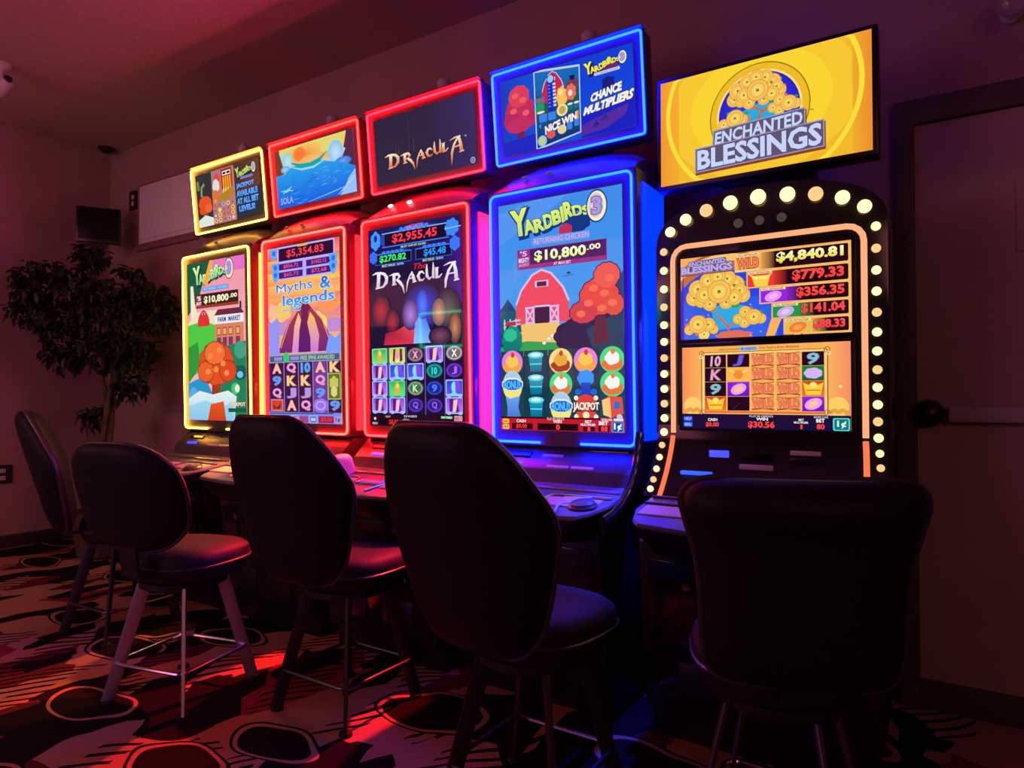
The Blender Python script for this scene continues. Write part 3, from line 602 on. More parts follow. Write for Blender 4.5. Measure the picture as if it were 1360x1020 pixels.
def art_myth_main():
    A = Art(100, 167, (250, 160, 110), (255, 190, 120))
    for k in range(7): A.raw([(0, 12 * k), (100, 12 * k), (100, 12 * k + 12), (0, 12 * k + 12)], [(0, 1, 2, 3)], [[(250, 150, 150), (235, 90, 90)], [(255, 180, 90), (245, 120, 90)], [(255, 200, 90), (250, 140, 90)], [(255, 190, 90), (250, 150, 110)], [(252, 170, 90), (240, 120, 130)], [(240, 150, 130), (225, 120, 170)], [(200, 140, 200), (190, 140, 220)]][k] * 2)
    A.blob(20, 62, 12, 8, (250, 200, 110), 6, .2); A.blob(84, 58, 13, 7, (255, 150, 90), 7, .2); A.blob(40, 84, 12, 14, (255, 216, 90), 6, .15); A.blob(70, 80, 12, 14, (255, 220, 100), 6, .15)
    A.blob(8, 82, 8, 18, (150, 150, 240), 6, .15); A.blob(6, 62, 6, 8, (250, 190, 150), 5, .2)
    # red winged beast, generic
    A.poly([(14, 101), (20, 88), (30, 72), (42, 62), (46, 58), (52, 62), (58, 58), (66, 63), (76, 72), (84, 84), (92, 101)], (170, 60, 70), (120, 40, 120))
    A.poly([(34, 101), (38, 76), (44, 64), (48, 72), (44, 101)], (250, 205, 120), (220, 130, 220)); A.poly([(57, 101), (56, 74), (60, 64), (66, 70), (72, 86), (70, 101)], (252, 200, 90), (210, 120, 220))
    A.poly([(43, 101), (45, 80), (49, 66), (46, 60), (40, 61), (46, 54), (55, 54), (62, 60), (57, 63), (56, 74), (60, 88), (60, 101)], (130, 34, 70), (90, 30, 120)); A.line([(49, 54), (46, 49)], 1, (170, 60, 60)); A.line([(54, 54), (56, 49)], 1, (170, 60, 60))
    A.line([(46, 58), (30, 74), (18, 96)], 1.2, (250, 150, 110)); A.line([(58, 56), (76, 72), (88, 96)], 1.2, (240, 150, 130))
    A.poly([(80, 102), (86, 84), (93, 90), (100, 84), (100, 104), (80, 104)], (120, 160, 255)); A.blob(8, 99, 8, 5, (150, 150, 245), 6, .15)
    # meters
    A.rect(15, -0, 94, 14.6, (200, 180, 250)); A.rect(17, 1.6, 92.4, 13.6, (46, 14, 52)); A.poly([(46, 0), (56, 0), (58, 2.4), (44, 2.4)], (220, 180, 110))
    A.text('$5,354.83', (28.5, 3.6, 79.5, 11.8), (255, 66, 76), bold=.02)
    A.rect(14, 14.6, 94, 31.4, (190, 170, 250))
    for q, t in (((17, 16, 51, 22), '$856.72'), ((56, 16, 89, 22), '$1002.12'), ((17, 24, 51, 30), '$65.73'), ((56, 24, 89, 30), '$72.68')):
        A.rect(*q, (66, 30, 130)); A.text(t, (q[0] + 7, q[1] + 1, q[2] - 6, q[3] - 1), (255, 90, 110), bold=.01)
    for x, y in ((10, 6), (12, 20), (12, 27), (92, 19), (92, 26)): A.poly([(x - 6, y - 5), (x + 6, y - 5), (x + 3, y + 4), (x, y + 7), (x - 3, y + 4)], (90, 170, 255)); A.ell(x, y - 1, 2.4, 2.4, (50, 110, 220))
    A.text('Myths', [(13, 35.6), (64, 33.6), (64, 45.5), (13, 46)], (34, 84, 206), (60, 160, 232), out=(225, 235, 255), ow=.03, bold=0); A.text('&', (74, 33, 89, 44), (34, 84, 206), (60, 160, 232), out=(225, 235, 255), ow=.03)
    A.text('legends', [(22, 46.6), (93, 45.6), (93, 58), (22, 60)], (40, 110, 220), (80, 195, 240), out=(225, 235, 255), ow=.03)
    A.line([(22, 61), (34, 60.4), (46, 62), (48, 60)], 1.2, (120, 200, 245))
    # reels
    A.rect(0, 102, 100, 110, (150, 160, 200)); A.rect(2, 103.6, 98, 109, (80, 90, 130)); A.ell(26, 105.6, 4.4, 5.6, (60, 200, 110)); A.text('FREE SPINS AWARDED', (46, 104.4, 92, 108.2), (170, 220, 170)); A.rect(8, 104.6, 20, 108, (150, 140, 220)); A.rect(32, 104.6, 44, 108, (150, 140, 220))
    A.rect(0, 110, 100, 157, (86, 44, 120)); X = (12, 33, 53, 73, 92); Y = (115.4, 127.3, 139, 150.5)
    for i in range(5): A.rect(X[i] - 9.6, 110.4, X[i] + 9.6, 157, (70, 22, 66) if i not in (3,) else (120, 60, 150))
    for x in (22.4, 43, 63, 82.6): A.line([(x, 110), (x, 157)], .9, (160, 140, 220))
    C = {'A': (250, 190, 170), 'Q': (240, 160, 220), 'K': (250, 205, 140), 'J': (190, 150, 230), '9': (110, 150, 240), '10': (90, 170, 245)}
    grid = [['A', 'Q', '10', 'A', 'K'], ['9', 'K', 'K', 'Q', None], ['Q', 'J', 'J', '9', None], [None, 'A', 'Q', '*', '9']]
    for r in range(4):
        for c in range(5):
            t = grid[r][c]
            if t in C: A.text(t, (X[c] - 6.6, Y[r] - 4.8, X[c] + 6.6, Y[r] + 4.8), C[t], out=tuple(int(q * .55) for q in C[t]), ow=.03, bold=.05)
            elif t == '*': A.blob(X[c], Y[r], 9.6, 6, (150, 120, 240), 7, .1); A.ring(X[c], Y[r], 6, 3.6, 1.2, (210, 170, 250))
    A.rect(82.8, 121, 99.6, 145, (170, 190, 110)); A.rect(84, 122, 98.4, 144, (110, 110, 40)); A.blob(91, 130, 5, 5, (200, 200, 90), 6, .25); A.blob(91, 138, 3.6, 4, (220, 215, 130), 6, .25)
    A.rect(2.6, 144.6, 21, 156.4, (200, 130, 150)); A.rect(4.2, 146, 19.4, 155, (226, 60, 44)); A.poly([(6, 149), (11, 153), (18, 148), (16, 154), (7, 154)], (110, 40, 40))
    A.rect(0, 157, 100, 167, (120, 140, 240)); A.line([(0, 158.4), (90, 157.6)], .9, (50, 40, 110)); A.rect(6, 160.6, 26, 166.4, (80, 80, 200)); A.text('WIN', (10, 161.4, 22, 165.6), (200, 210, 255))
    for x, c in ((37, (60, 110, 210)), (63, (70, 90, 180))): A.rr(x - 5.6, 159.6, x + 5.6, 167, 1, (160, 180, 245)); A.rr(x - 4.2, 160.6, x + 4.2, 166, 1, c); A.text('BET' if x < 50 else '88', (x - 3.2, 161.6, x + 3.2, 165), (220, 230, 255))
    A.rect(44, 160.4, 56, 166.4, (170, 70, 130)); A.rect(70, 160.2, 90, 166.4, (160, 30, 80)); A.text('$0.00', (73, 161, 88, 165.6), (240, 60, 80), bold=.02); A.rr(91, 159.8, 99.4, 166.8, 1, (180, 150, 220)); A.text('1¢', (92.4, 161, 98.4, 165.6), (80, 60, 150), bold=.03)
    return A

def art_myth_top():
    A = Art(100, 51, (30, 130, 235), (24, 90, 225))
    # sunset sky through a sea cave
    A.rect(0, 0, 100, 22, (228, 214, 112), (236, 190, 100))
    A.ell(38, 9.6, 27, 9.4, (250, 132, 58), (238, 204, 106), n=40); A.ell(33, 8, 8, 6, (250, 112, 50), (249, 136, 62)); A.ell(74, 8, 14, 7.6, (214, 226, 130), (232, 208, 112)); A.ell(52, 15, 20, 4, (250, 190, 120), (240, 180, 96))
    A.poly([(0, 0), (6, 0), (9, 8), (14, 14), (18, 20), (8, 22), (0, 22)], (130, 60, 40)); A.poly([(6, 2), (14, 8), (22, 14), (20, 22), (12, 20)], (160, 215, 235)); A.ell(17, 12, 7, 8, (200, 230, 230), (150, 205, 215)); A.ell(13, 18, 6, 3, (170, 215, 240), (90, 170, 230))
    A.poly([(100, 0), (92, 0), (88, 12), (82, 22), (78, 28), (92, 34), (100, 30)], (90, 40, 70)); A.poly([(78, 8), (90, 14), (84, 22), (76, 26), (68, 24), (70, 14)], (165, 215, 250)); A.ell(78, 15, 9, 10, (198, 226, 252), (140, 195, 235)); A.ell(86, 24, 10, 4, (120, 170, 240), (50, 110, 215))
    # sea
    P = [(0, 22), (12, 22), (22, 17), (34, 18), (48, 20), (60, 18), (70, 21), (84, 24), (100, 30), (100, 51), (0, 51)]
    A.poly(P, (40, 165, 235), (24, 92, 225))
    A.stroke([(22, 14, 1), (32, 18, 3.5), (46, 19.5, 4), (58, 17, 3), (68, 12, .8)], (24, 165, 170)); A.stroke([(20, 17, .6), (34, 21.4, 1.6), (50, 22, 1.8), (66, 18, .8)], (150, 225, 235))
    random.seed(5)
    for k in range(26):
        x, y = random.uniform(46, 88), random.uniform(22, 41); L = random.uniform(4, 10); A.stroke([(x, y, .2), (x + L * .5, y - 1 - random.random(), .9), (x + L, y - .6, .2)], random.choice([(96, 170, 245), (66, 148, 240), (44, 112, 226)]))
    for k in range(22):
        x, y = random.uniform(2, 50), random.uniform(24, 49); L = random.uniform(6, 14); A.stroke([(x, y, .2), (x + L * .5, y + .7, .9), (x + L, y - .4, .2)], random.choice([(22, 112, 228), (34, 136, 236), (20, 90, 216), (50, 160, 240)]))
    A.poly([(100, 32), (92, 38), (84, 48), (80, 51), (100, 51)], (150, 195, 245)); A.stroke([(78, 50, .3), (88, 45, 1.4), (99, 38, .6)], (190, 220, 250)); A.stroke([(40, 50.4, .3), (70, 47, 1), (99, 43, .4)], (120, 190, 250))
    A.stroke([(5, 36, .4), (14, 37, 2.2), (20, 33.6, .6)], (130, 215, 250)); A.stroke([(8, 38.6, .4), (15, 36, 1.6), (22, 38, .4)], (150, 220, 250))
    A.text('SOLA', (4, 42, 21, 47.8), (150, 180, 245), out=(70, 110, 220), ow=.05, bold=.02)
    return A

def fang_title(A, fx, fy, c, c2):
    """tall spiky lettering: DRACULA.  fx, fy map the drawing box (5..98, 36..62) to the picture"""
    def st(P):
        q = abs(fx(1) - fx(0)); A.stroke([(fx(x), fy(y), (wd * 1.12 + .22) * q) for x, y, wd in P], c, c2)
    st([(4.5, 38.6, .2), (9, 37.4, 1.4), (14, 37.6, 1.6), (18.5, 39, 2.2), (21, 42, 3.2), (20.6, 46, 3), (17, 49.4, 1.6), (9, 50.6, .6)]); st([(12, 38, 3.4), (11.6, 44, 3.2), (10.8, 50, 3.4)]); st([(8, 50.6, .8), (13.6, 50, .8)])
    st([(24, 41, .2), (29, 40, 1.2), (34, 40.6, 2.2), (35.6, 42.4, 2.2), (33.6, 44.6, 1), (30, 45.2, .5)]); st([(29.4, 40.6, 2.8), (29.2, 48.6, 2.6)]); st([(27, 49, .7), (32, 48.6, .7)]); st([(32.4, 45, 1.4), (36, 47.4, 2.4), (39, 51, 1.8), (40.8, 57, .2)])
    st([(49.6, 39.6, .4), (47, 43, 1), (44.4, 48, 1.3), (42.8, 56, .2)]); st([(48.8, 40, 1), (50.6, 44, 2.6), (51.8, 48.2, 2.8)]); st([(49.8, 48.8, .7), (54, 48.2, .7)]); st([(46, 45.4, .6), (50.6, 45, .6)])
    st([(62.4, 43, .5), (60.4, 41, 1.2), (57.6, 41.4, 1.8), (55.8, 44, 2.8), (57.4, 47.6, 2), (60.6, 48, 1), (62.8, 46.4, .3)])
    st([(65.4, 35.4, .2), (65, 40, 1.8), (65.2, 45, 2.6), (67.6, 47.6, 1.6), (70.4, 46.2, .7), (72, 44, .5)]); st([(71.8, 34.6, .2), (72, 39, 1.6), (71.8, 44, 2.3), (72.2, 47.6, 1.8)])
    st([(75.4, 39.8, 2.4), (75.4, 47, 2.4)]); st([(73.6, 39.6, .7), (77.4, 39.4, .7)]); st([(74, 47.4, 1), (78, 47, 1.2), (80.8, 44.6, .4)])
    st([(82.6, 38.6, .3), (88, 37, 1.1), (95, 36.8, 1.2)]); st([(92.4, 37, 1), (87.4, 43, 2.0), (84.6, 50, 2.2), (83.6, 61.4, .2)]); st([(93, 37.2, 2), (94.6, 44, 3), (95.2, 50.6, 3)]); st([(92.6, 51.2, .8), (98, 50.6, .8)]); st([(86.6, 45.6, .8), (94, 45, .8)])

def art_fang_main():
    A = Art(100, 167, (34, 20, 62), (22, 14, 40))
    A.rect(0, 0, 100, 34, (34, 24, 92), (30, 18, 70)); A.hgrad(80, 10, 100, 70, (34, 20, 66), (64, 30, 140))
    bl, lb = (60, 130, 255), (130, 190, 255)
    # meters
    A.poly([(16, 5), (42, 3), (48, .6), (60, .6), (66, 3), (86, 5), (90, 10), (86, 16.6), (18, 16.6), (13, 11)], (40, 70, 180)); A.rect(19, 5.4, 85, 15.8, (26, 12, 40)); A.line([(16, 5), (86, 5)], .8, lb); A.line([(16, 16.4), (88, 16.4)], .8, bl)
    for x in (38, 43, 48, 54, 60, 65): A.ell(x, 3.6, 2.4, 1.8, bl)
    A.text('MIGHTY', (44, 1.4, 62, 4.4), (230, 110, 150), bold=.02); A.blob(8.6, 10, 5, 7, (70, 150, 255), 6, .2); A.ell(8.6, 8, 2, 3, (30, 50, 150)); A.blob(91, 9, 6, 6, (60, 140, 250), 7, .22); A.line([(84, 9.6), (100, 9)], .7, (150, 210, 255))
    A.text('$2,955.45', (27.6, 6.6, 76, 15), (255, 60, 80), bold=.03)
    A.rect(36, 17, 66, 19.6, (40, 50, 110)); A.text('MUST WIN BY $3,000', (37.5, 17.4, 64, 19.2), (220, 235, 170), bold=.01)
    for x0, x1, t, c in ((8, 49, '$270.82', (60, 245, 120)), (53, 91, '$45.48', (40, 150, 255))):
        A.poly([(x0, 22), (x0 + 12, 20), (x1 - 10, 19.6), (x1, 22), (x1, 31), (x0, 31)], (40, 80, 190)); A.rect(x0 + 1, 22.4, x1 - 1, 30.2, (22, 14, 48)); A.line([(x0, 22), (x1, 22)], .7, bl)
        A.text(t, (x0 + 5 if x0 < 20 else x0 + 9, 23, x1 - 6, 29.6), c, bold=.03); A.rect(x0 + 7, 30.6, x1 - 8, 33.4, (40, 60, 130)); A.text('MUST WIN BY', (x0 + 8, 31, x1 - 18, 33), (220, 235, 170), bold=.01); A.text('$300' if x0 < 20 else '$50', (x1 - 16, 31, x1 - 9, 33), (150, 200, 255))
        for k in range(5): A.ell(x0 + 10 + 5 * k, 21, 2, 1.3, bl)
    A.blob(6, 24, 4, 4.6, (60, 110, 250), 6, .2); A.blob(94, 22, 4.6, 5, (60, 120, 250), 6, .2)
    A.text('The', (51, 33.6, 65, 38.4), (220, 40, 70), bold=.01, shear=.3)
    fang_title(A, lambda x: x, lambda y: y, (250, 244, 250), (214, 190, 214))
    # drifting coloured mist in place of the film still
    bg = (30, 18, 54)
    A.ell(60, 70, 22, 20, (40, 70, 225), bg, n=36); A.ell(86, 74, 13.6, 18, (100, 96, 92), bg, n=30); A.ell(14, 70, 11, 14, (190, 46, 50), bg, n=30); A.ell(27, 80, 8, 11, (176, 44, 56), bg, n=26)
    A.raw([(17, 99), (19, 89), (30, 88), (40, 84), (47, 80), (52, 86), (56, 99)], [tuple(range(7))], [(214, 40, 70), (150, 32, 50), (196, 40, 64), (220, 66, 84), (200, 90, 130), (220, 110, 150), (230, 60, 90)])
    A.ell(47, 75, 9, 13, (176, 130, 226), (60, 36, 110), n=30); A.raw([(50, 99), (52, 82), (58, 74), (64, 80), (72, 99)], [(0, 1, 2, 3, 4)], [(150, 200, 255), (110, 160, 250), (60, 100, 235), (70, 120, 240), (120, 170, 250)]); A.ell(60, 68, 6, 12, (70, 130, 250), (40, 66, 215), n=26)
    A.ell(77, 75, 7, 11, (216, 150, 120), (112, 86, 92), n=26); A.ell(93, 88, 6.6, 13, (216, 136, 96), (60, 34, 60), n=26); A.ell(78, 94, 12, 8, (130, 72, 100), bg, n=26)
    A.line([(0, 102.4), (100, 103.4)], .6, (60, 60, 150))
    # reels
    X = (11.6, 31.6, 51.7, 71.8, 92); Y = (108.1, 121.7, 135.6, 149.5)
    A.rect(0, 100.6, 100, 157, (30, 16, 50))
    for x in (21.6, 41.6, 61.8, 82): A.line([(x, 101), (x, 157)], .8, (110, 90, 190))
    pur, grn, blu, yel = [(150, 70, 220), (200, 120, 240)], [(40, 190, 80), (110, 235, 120)], [(40, 70, 220), (90, 90, 240)], [(190, 210, 60), (235, 240, 130)]
    def tile(x, y, cc, inner, edge=(170, 190, 255)):
        A.rr(x - 8.8, y - 6.6, x + 8.8, y + 6.6, 1, edge); A.rr(x - 7.7, y - 5.6, x + 7.7, y + 5.6, .8, cc[0], cc[1])
        if inner == 'v': A.poly([(x - 5, y - 5.6), (x - 1, y - 5.6), (x - 1.6, y + 4), (x - 5, y + 5.6)], (90, 30, 140)); A.poly([(x - 1, y - 4), (x + 3, y - 5), (x + 1.6, y + 5), (x - 2, y + 5)], (250, 200, 190)); A.poly([(x + 3, y - 2), (x + 5.4, y + 5.6), (x + 1, y + 5.6)], (110, 40, 160))
        if inner == 'o': A.ell(x, y, 2.6, 5.4, (246, 170, 70)); A.ell(x + .4, y - 2, 1.2, 2, (250, 225, 150))
        if inner == 'h': A.ell(x - .4, y - .6, 2.7, 4.4, (130, 225, 250)); A.poly([(x - 5, y + 5.6), (x - 1, y + 2.6), (x + 5, y + 5.6)], (120, 220, 240)); A.poly([(x + .6, y - 5), (x + 5, y - 5.4), (x + 6, y + 3), (x + 1, y + 3)], (140, 70, 230))
        if inner == 'd': A.ell(x + .4, y - .6, 2.4, 3.6, (240, 160, 170)); A.poly([(x - 4, y - 5.6), (x - 1.6, y - 5.6), (x - 2.6, y + 5.6), (x - 5, y + 5.6)], (120, 30, 60)); A.poly([(x + 3, y - 5.6), (x + 5.6, y - 5.6), (x + 6.2, y + 5.6), (x + 3, y + 5.6)], (120, 30, 80))
        for sx in (-1, 1): A.ell(x + sx * 5.6, y + 6, 2.4, 1.4, edge)
    def gem(x, y, c, t=None):
        A.ell(x, y, 8.6, 6, tuple(int(q * .55) for q in c)); A.ell(x, y, 7.8, 5.3, c); A.ell(x, y, 6.2, 4.1, tuple(int(q * .62) for q in c)); 
        if t: A.text(t, (x - 2.8, y - 3, x + 2.8, y + 3), tuple(min(255, int(q * 1.25 + 40)) for q in c), bold=.03)
    tile(X[0], Y[0], grn, 'o', (150, 220, 160)); tile(X[1], Y[0], yel, 'd', (200, 225, 150)); gem(X[2], Y[0], (170, 120, 150), 'X'); tile(X[3], Y[0], pur, 'v'); gem(X[4], Y[0], (190, 170, 180), 'X')
    tile(X[0], Y[1], pur, 'v'); tile(X[1], Y[1], blu, 'h'); tile(X[2], Y[1], blu, 'h'); gem(X[3], Y[1], (20, 160, 160), '10'); gem(X[4], Y[1], (110, 50, 210), 'J')
    tile(X[0], Y[2], pur, 'v'); tile(X[1], Y[2], grn, 'o', (90, 220, 150)); gem(X[2], Y[2], (130, 170, 130), 'K'); gem(X[3], Y[2], (40, 70, 220), '9'); tile(X[4], Y[2], blu, 'h')
    tile(X[0], Y[3], pur, 'v'); tile(X[1], Y[3], pur, 'v'); gem(X[2], Y[3], (90, 50, 200), 'Q'); gem(X[3], Y[3], (90, 50, 200), 'Q'); tile(X[4], Y[3], pur, 'v')
    A.rect(0, 157.6, 100, 167, (40, 10, 32)); A.ell(6, 161, 1.4, 1.2, (240, 220, 230)); A.text('MENU', (3, 164, 9, 166), (220, 200, 220)); A.text('CREDIT', (18, 158.4, 24, 160), (220, 170, 150)); A.rect(11, 160.6, 34, 166.6, (24, 4, 16)); A.text('$0.00', (22, 161.4, 33, 166), (255, 40, 50), bold=.03)
    A.text('PLAY 40 CREDITS', (39, 157.8, 53, 159.4), (230, 220, 240)); A.blob(41, 162.6, 4, 2, (130, 120, 150), 5, .2); A.rect(47, 160.6, 64, 166, (24, 4, 16)); A.rect(78, 158, 90, 160, (40, 160, 80)); A.text('PAY TABLE', (79, 158.2, 89.4, 159.8), W_); A.rect(91.6, 157.6, 99.6, 161.6, (220, 160, 170)); A.text('BET 1', (92.4, 158.8, 98.8, 160.6), (160, 30, 50))
    return A

def art_fang_top():
    A = Art(100, 51, (44, 34, 62), (48, 40, 66)); A.hgrad(55, 0, 100, 51, (46, 36, 64), (58, 44, 96)); A.rect(36, 0, 36.5, 30, (58, 48, 76))
    # same lettering, orange to cream
    fx = lambda x: 10 + (x - 4.5) * .84; fy = lambda y: 28.6 + (y - 36.6) * .78
    fang_title(A, fx, fy, (250, 232, 200), (226, 104, 56))
    for x, t, b_ in ((22.5, 21, 30), (25, 23, 30), (40.7, 20, 31)): A.stroke([(x, t, .1), (x, b_, .5)], (120, 70, 70))
    A.ring(96, 48, 1.9, 1.9, .7, (170, 170, 215)); A.ell(96, 48, 1.0, 1.0, (150, 150, 200)); A.text('TM', (89.6, 29, 91.4, 30), (220, 200, 190))
    return A

def coin(A, x, y, r, k=1.0):
    A.ell(x, y, r * 1.05, r * 1.05, (206, 126, 40), n=18); A.ell(x, y, r, r, (252, 224, 110), (244, 186, 84), n=18); A.ring(x, y, r * .68, r * .68, r * .07, (222, 160, 60), 16); A.rect(x - r * .14, y - r * .14, x + r * .14, y + r * .14, (130, 120, 60))
def coin_clump(A, x, y, s, spec):
    for k in range(9): A.ell(x + s * math.cos(k * 2.4) * .95, y + s * .6 * math.sin(k * 2.4), s * .16, s * .1, (40, 160, 70) if k % 2 else (220, 110, 80))
    for dx, dy, r in spec: coin(A, x + dx * s, y + dy * s, r * s)
CL_BIG = [(-.95, .1, .3), (-.66, .22, .26), (.85, .14, .26), (-.8, -.22, .34), (.55, -.25, .36), (.75, -.05, .24), (-.42, -.5, .3), (.3, -.52, .3), (-.05, -.62, .28), (-.35, .38, .25), (.25, .36, .24), (.55, .2, .28), (-.55, .02, .3), (0, -.06, .42)]
CL_SM = [(-.8, .15, .36), (-.35, .45, .36), (.8, .2, .36), (-.3, -.35, .42), (.3, .05, .55)]

def blessing_logo(A, box, c=(200, 212, 252), out=(84, 66, 90)):
    x0, y0, x1, y1 = box; X = lambda u: x0 + (x1 - x0) * u; Y = lambda v: y0 + (y1 - y0) * v
    q1 = [(X(.16), Y(.10)), (X(.86), Y(0)), (X(.86), Y(.34)), (X(.15), Y(.42))]; q2 = [(X(0), Y(.48)), (X(1), Y(.38)), (X(1), Y(.92)), (X(0), Y(1.0))]
    def grow(q, g): return [(q[0][0] - g, q[0][1] - g), (q[1][0] + g, q[1][1] - g), (q[2][0] + g, q[2][1] + g), (q[3][0] - g, q[3][1] + g)]
    g = (x1 - x0) * .022
    for q in (q1, q2): A.poly([(x + g * .3, y + g * .9) for x, y in grow(q, g)], (140, 60, 40)); A.poly(grow(q, g * .9), (150, 150, 190)); A.poly(grow(q, g * .45), (96, 84, 110))
    A.text('ENCHANTED', q1, c, out=out, ow=.02, bold=.03); A.text('BLESSINGS', q2, c, out=out, ow=.02, bold=.035)

def art_gold_top():
    A = Art(100, 55, (240, 176, 40), (244, 190, 44))
    A.ell(50, 22, 68, 42, (242, 184, 44)); A.ell(50, 22, 44, 36, (246, 204, 46)); 
    for r, c in ((46, (248, 200, 50)), (34, (250, 212, 48)), (24, (250, 222, 50))): A.ell(50, 22, r, r * .78, c)
    A.hgrad(0, 0, 10, 55, (242, 150, 50), (244, 176, 44)); A.hgrad(92, 0, 100, 55, (240, 170, 44), (236, 140, 44))
    A.ring(50, 20, 46, 46, 2.2, (250, 222, 60), 60)
    A.ell(50.2, 26, 24, 24, (150, 130, 20), n=40); A.ell(50.2, 26, 23.4, 23.4, (240, 186, 40), n=40); A.ell(50.2, 26, 20.4, 20.4, (250, 226, 120), n=40); A.ell(50.2, 26, 19.4, 19.4, (24, 74, 220), (44, 30, 200), n=40)
    A.poly([(38, 26), (50, 22), (62, 20), (60, 32), (44, 36)], (40, 170, 225)); A.line([(48, 34), (52, 26), (46, 22)], 1.4, (190, 110, 60)); A.line([(52, 27), (58, 23)], 1.2, (190, 110, 60))
    coin_clump(A, 50, 16.4, 12, CL_BIG); coin_clump(A, 62.4, 25, 6.6, CL_SM); coin_clump(A, 39, 28, 7, [(-.8, .2, .4), (.5, .1, .4), (0, -.1, .6)])
    blessing_logo(A, (19.8, 30.4, 79, 50)); A.text('TM', (73.6, 30.6, 75.4, 31.6), (160, 120, 40))
    return A

def art_gold_upper():
    A = Art(100, 53, (250, 170, 90), (252, 180, 90))
    A.ell(28, 44, 47, 46, (170, 100, 40), n=40); A.ell(28, 44, 45.6, 44.4, (250, 196, 110), n=40); A.ell(28, 45, 42, 41, (200, 110, 50), n=40); A.ell(28, 45, 37, 36.5, (40, 70, 225), n=40); A.poly([(0, 28), (54, 28), (60, 53), (0, 53)], (44, 90, 230), (60, 100, 235)); A.poly([(56, 43), (62, 43), (58, 53), (53, 53)], (250, 180, 90)); A.poly([(2, 6), (0, 30), (0, 53), (2, 53)], (60, 40, 200))
    A.poly([(20, 34), (30, 30), (42, 34), (44, 46), (22, 48)], (50, 170, 225)); A.line([(32, 52), (30, 46), (24, 38)], 1.3, (220, 100, 80)); A.line([(30, 46), (40, 42)], 1.2, (220, 100, 80)); A.blob(34, 51.5, 10, 2.6, (226, 110, 90), 7, .2)
    for x, y in ((6, 30), (18, 38), (44, 33), (50, 30), (12, 52), (50, 50), (44, 52), (4, 40)): A.ell(x, y, .5, .5, (160, 190, 255))
    coin_clump(A, 25, 24.5, 17, CL_BIG); coin_clump(A, 43.5, 40.4, 8.5, CL_SM); coin_clump(A, 13.5, 44.5, 9.5, [(-.8, .25, .34), (.85, .3, .3), (.2, .6, .36), (.5, -.05, .45), (-.2, -.1, .6)])
    blessing_logo(A, (1, 2.4, 33.4, 10.6), (190, 170, 240), (190, 150, 200))
    rows = [(34.8, 1, 12.6, '$4,840.81', (59.5, 2.6, 96.2, 9.8), (255, 255, 200), (238, 214, 60)), (42, 12.8, 23.2, '$779.33', (68.4, 14.4, 96.4, 21.4), (255, 84, 70), (245, 60, 60)), (49.6, 23.4, 33.4, '$356.35', (70.6, 24.8, 96.6, 31.4), (255, 84, 70), (245, 60, 60)), (56.6, 33.6, 43, '$141.04', (73.2, 34.8, 96.8, 41.2), (255, 84, 80), (245, 60, 70)), (63.4, 43.2, 52.6, '$88.33', (79.8, 44.8, 96.8, 50.6), (255, 84, 80), (245, 60, 70))]
    pic = [((250, 176, 90), (226, 70, 50)), ((240, 60, 50), (250, 210, 70)), ((150, 40, 220), (235, 150, 240)), ((40, 150, 70), (200, 170, 240)), ((230, 190, 80), (240, 130, 50))]
    for (x, y0, y1, t, q, c, c2), (bg, fg) in zip(rows, pic):
        A.rect(x, y0, 99.4, y1, (252, 190, 110)); A.rr(x + .7, y0 + .7, 98.6, y1 - .7, .8, (36, 8, 22)); A.rect(x + .7, y0 + .7, x + 16, y1 - .7, bg); A.hgrad(x + 16, y0 + .7, x + 24, y1 - .7, tuple(int(k * .9) for k in bg), (36, 8, 22))
        A.rect(x + 1, y0 + .5, x + 15, y0 + 2, (250, 225, 170)); A.text('FULL RETRIGGER', (x + 2, y0 + .7, x + 14, y0 + 1.8), (120, 60, 30))
        my = (y0 + y1) / 2 + .8
        if t[1] == '4': A.text('WILD', (x + 1.6, my - 3.4, x + 14.6, my + 3), (240, 130, 90), out=(130, 30, 20), ow=.05, bold=.05); A.line([(x + 1, my + 4.2), (x + 15, my + 4.2)], .8, (250, 220, 150))
        elif t[1] == '7': A.poly([(x + 3, my - 3), (x + 14, my - 3), (x + 12.4, my + 3.6), (x + 5, my + 3.6)], fg); A.poly([(x + 1.6, my - 4), (x + 6, my - 2.4), (x + 11, my - 2.4), (x + 15.4, my - 4), (x + 12, my - .6), (x + 5, my - .6)], (255, 230, 120))
        else: A.ell(x + 8, my, 5, 3, fg, rot=-.3); A.ell(x + 8, my, 2.6, 1.5, tuple(min(255, k + 30) for k in fg), rot=-.3)
        A.text(t, q, c, c2, out=(20, 4, 10), ow=.02, bold=.045)
    return A

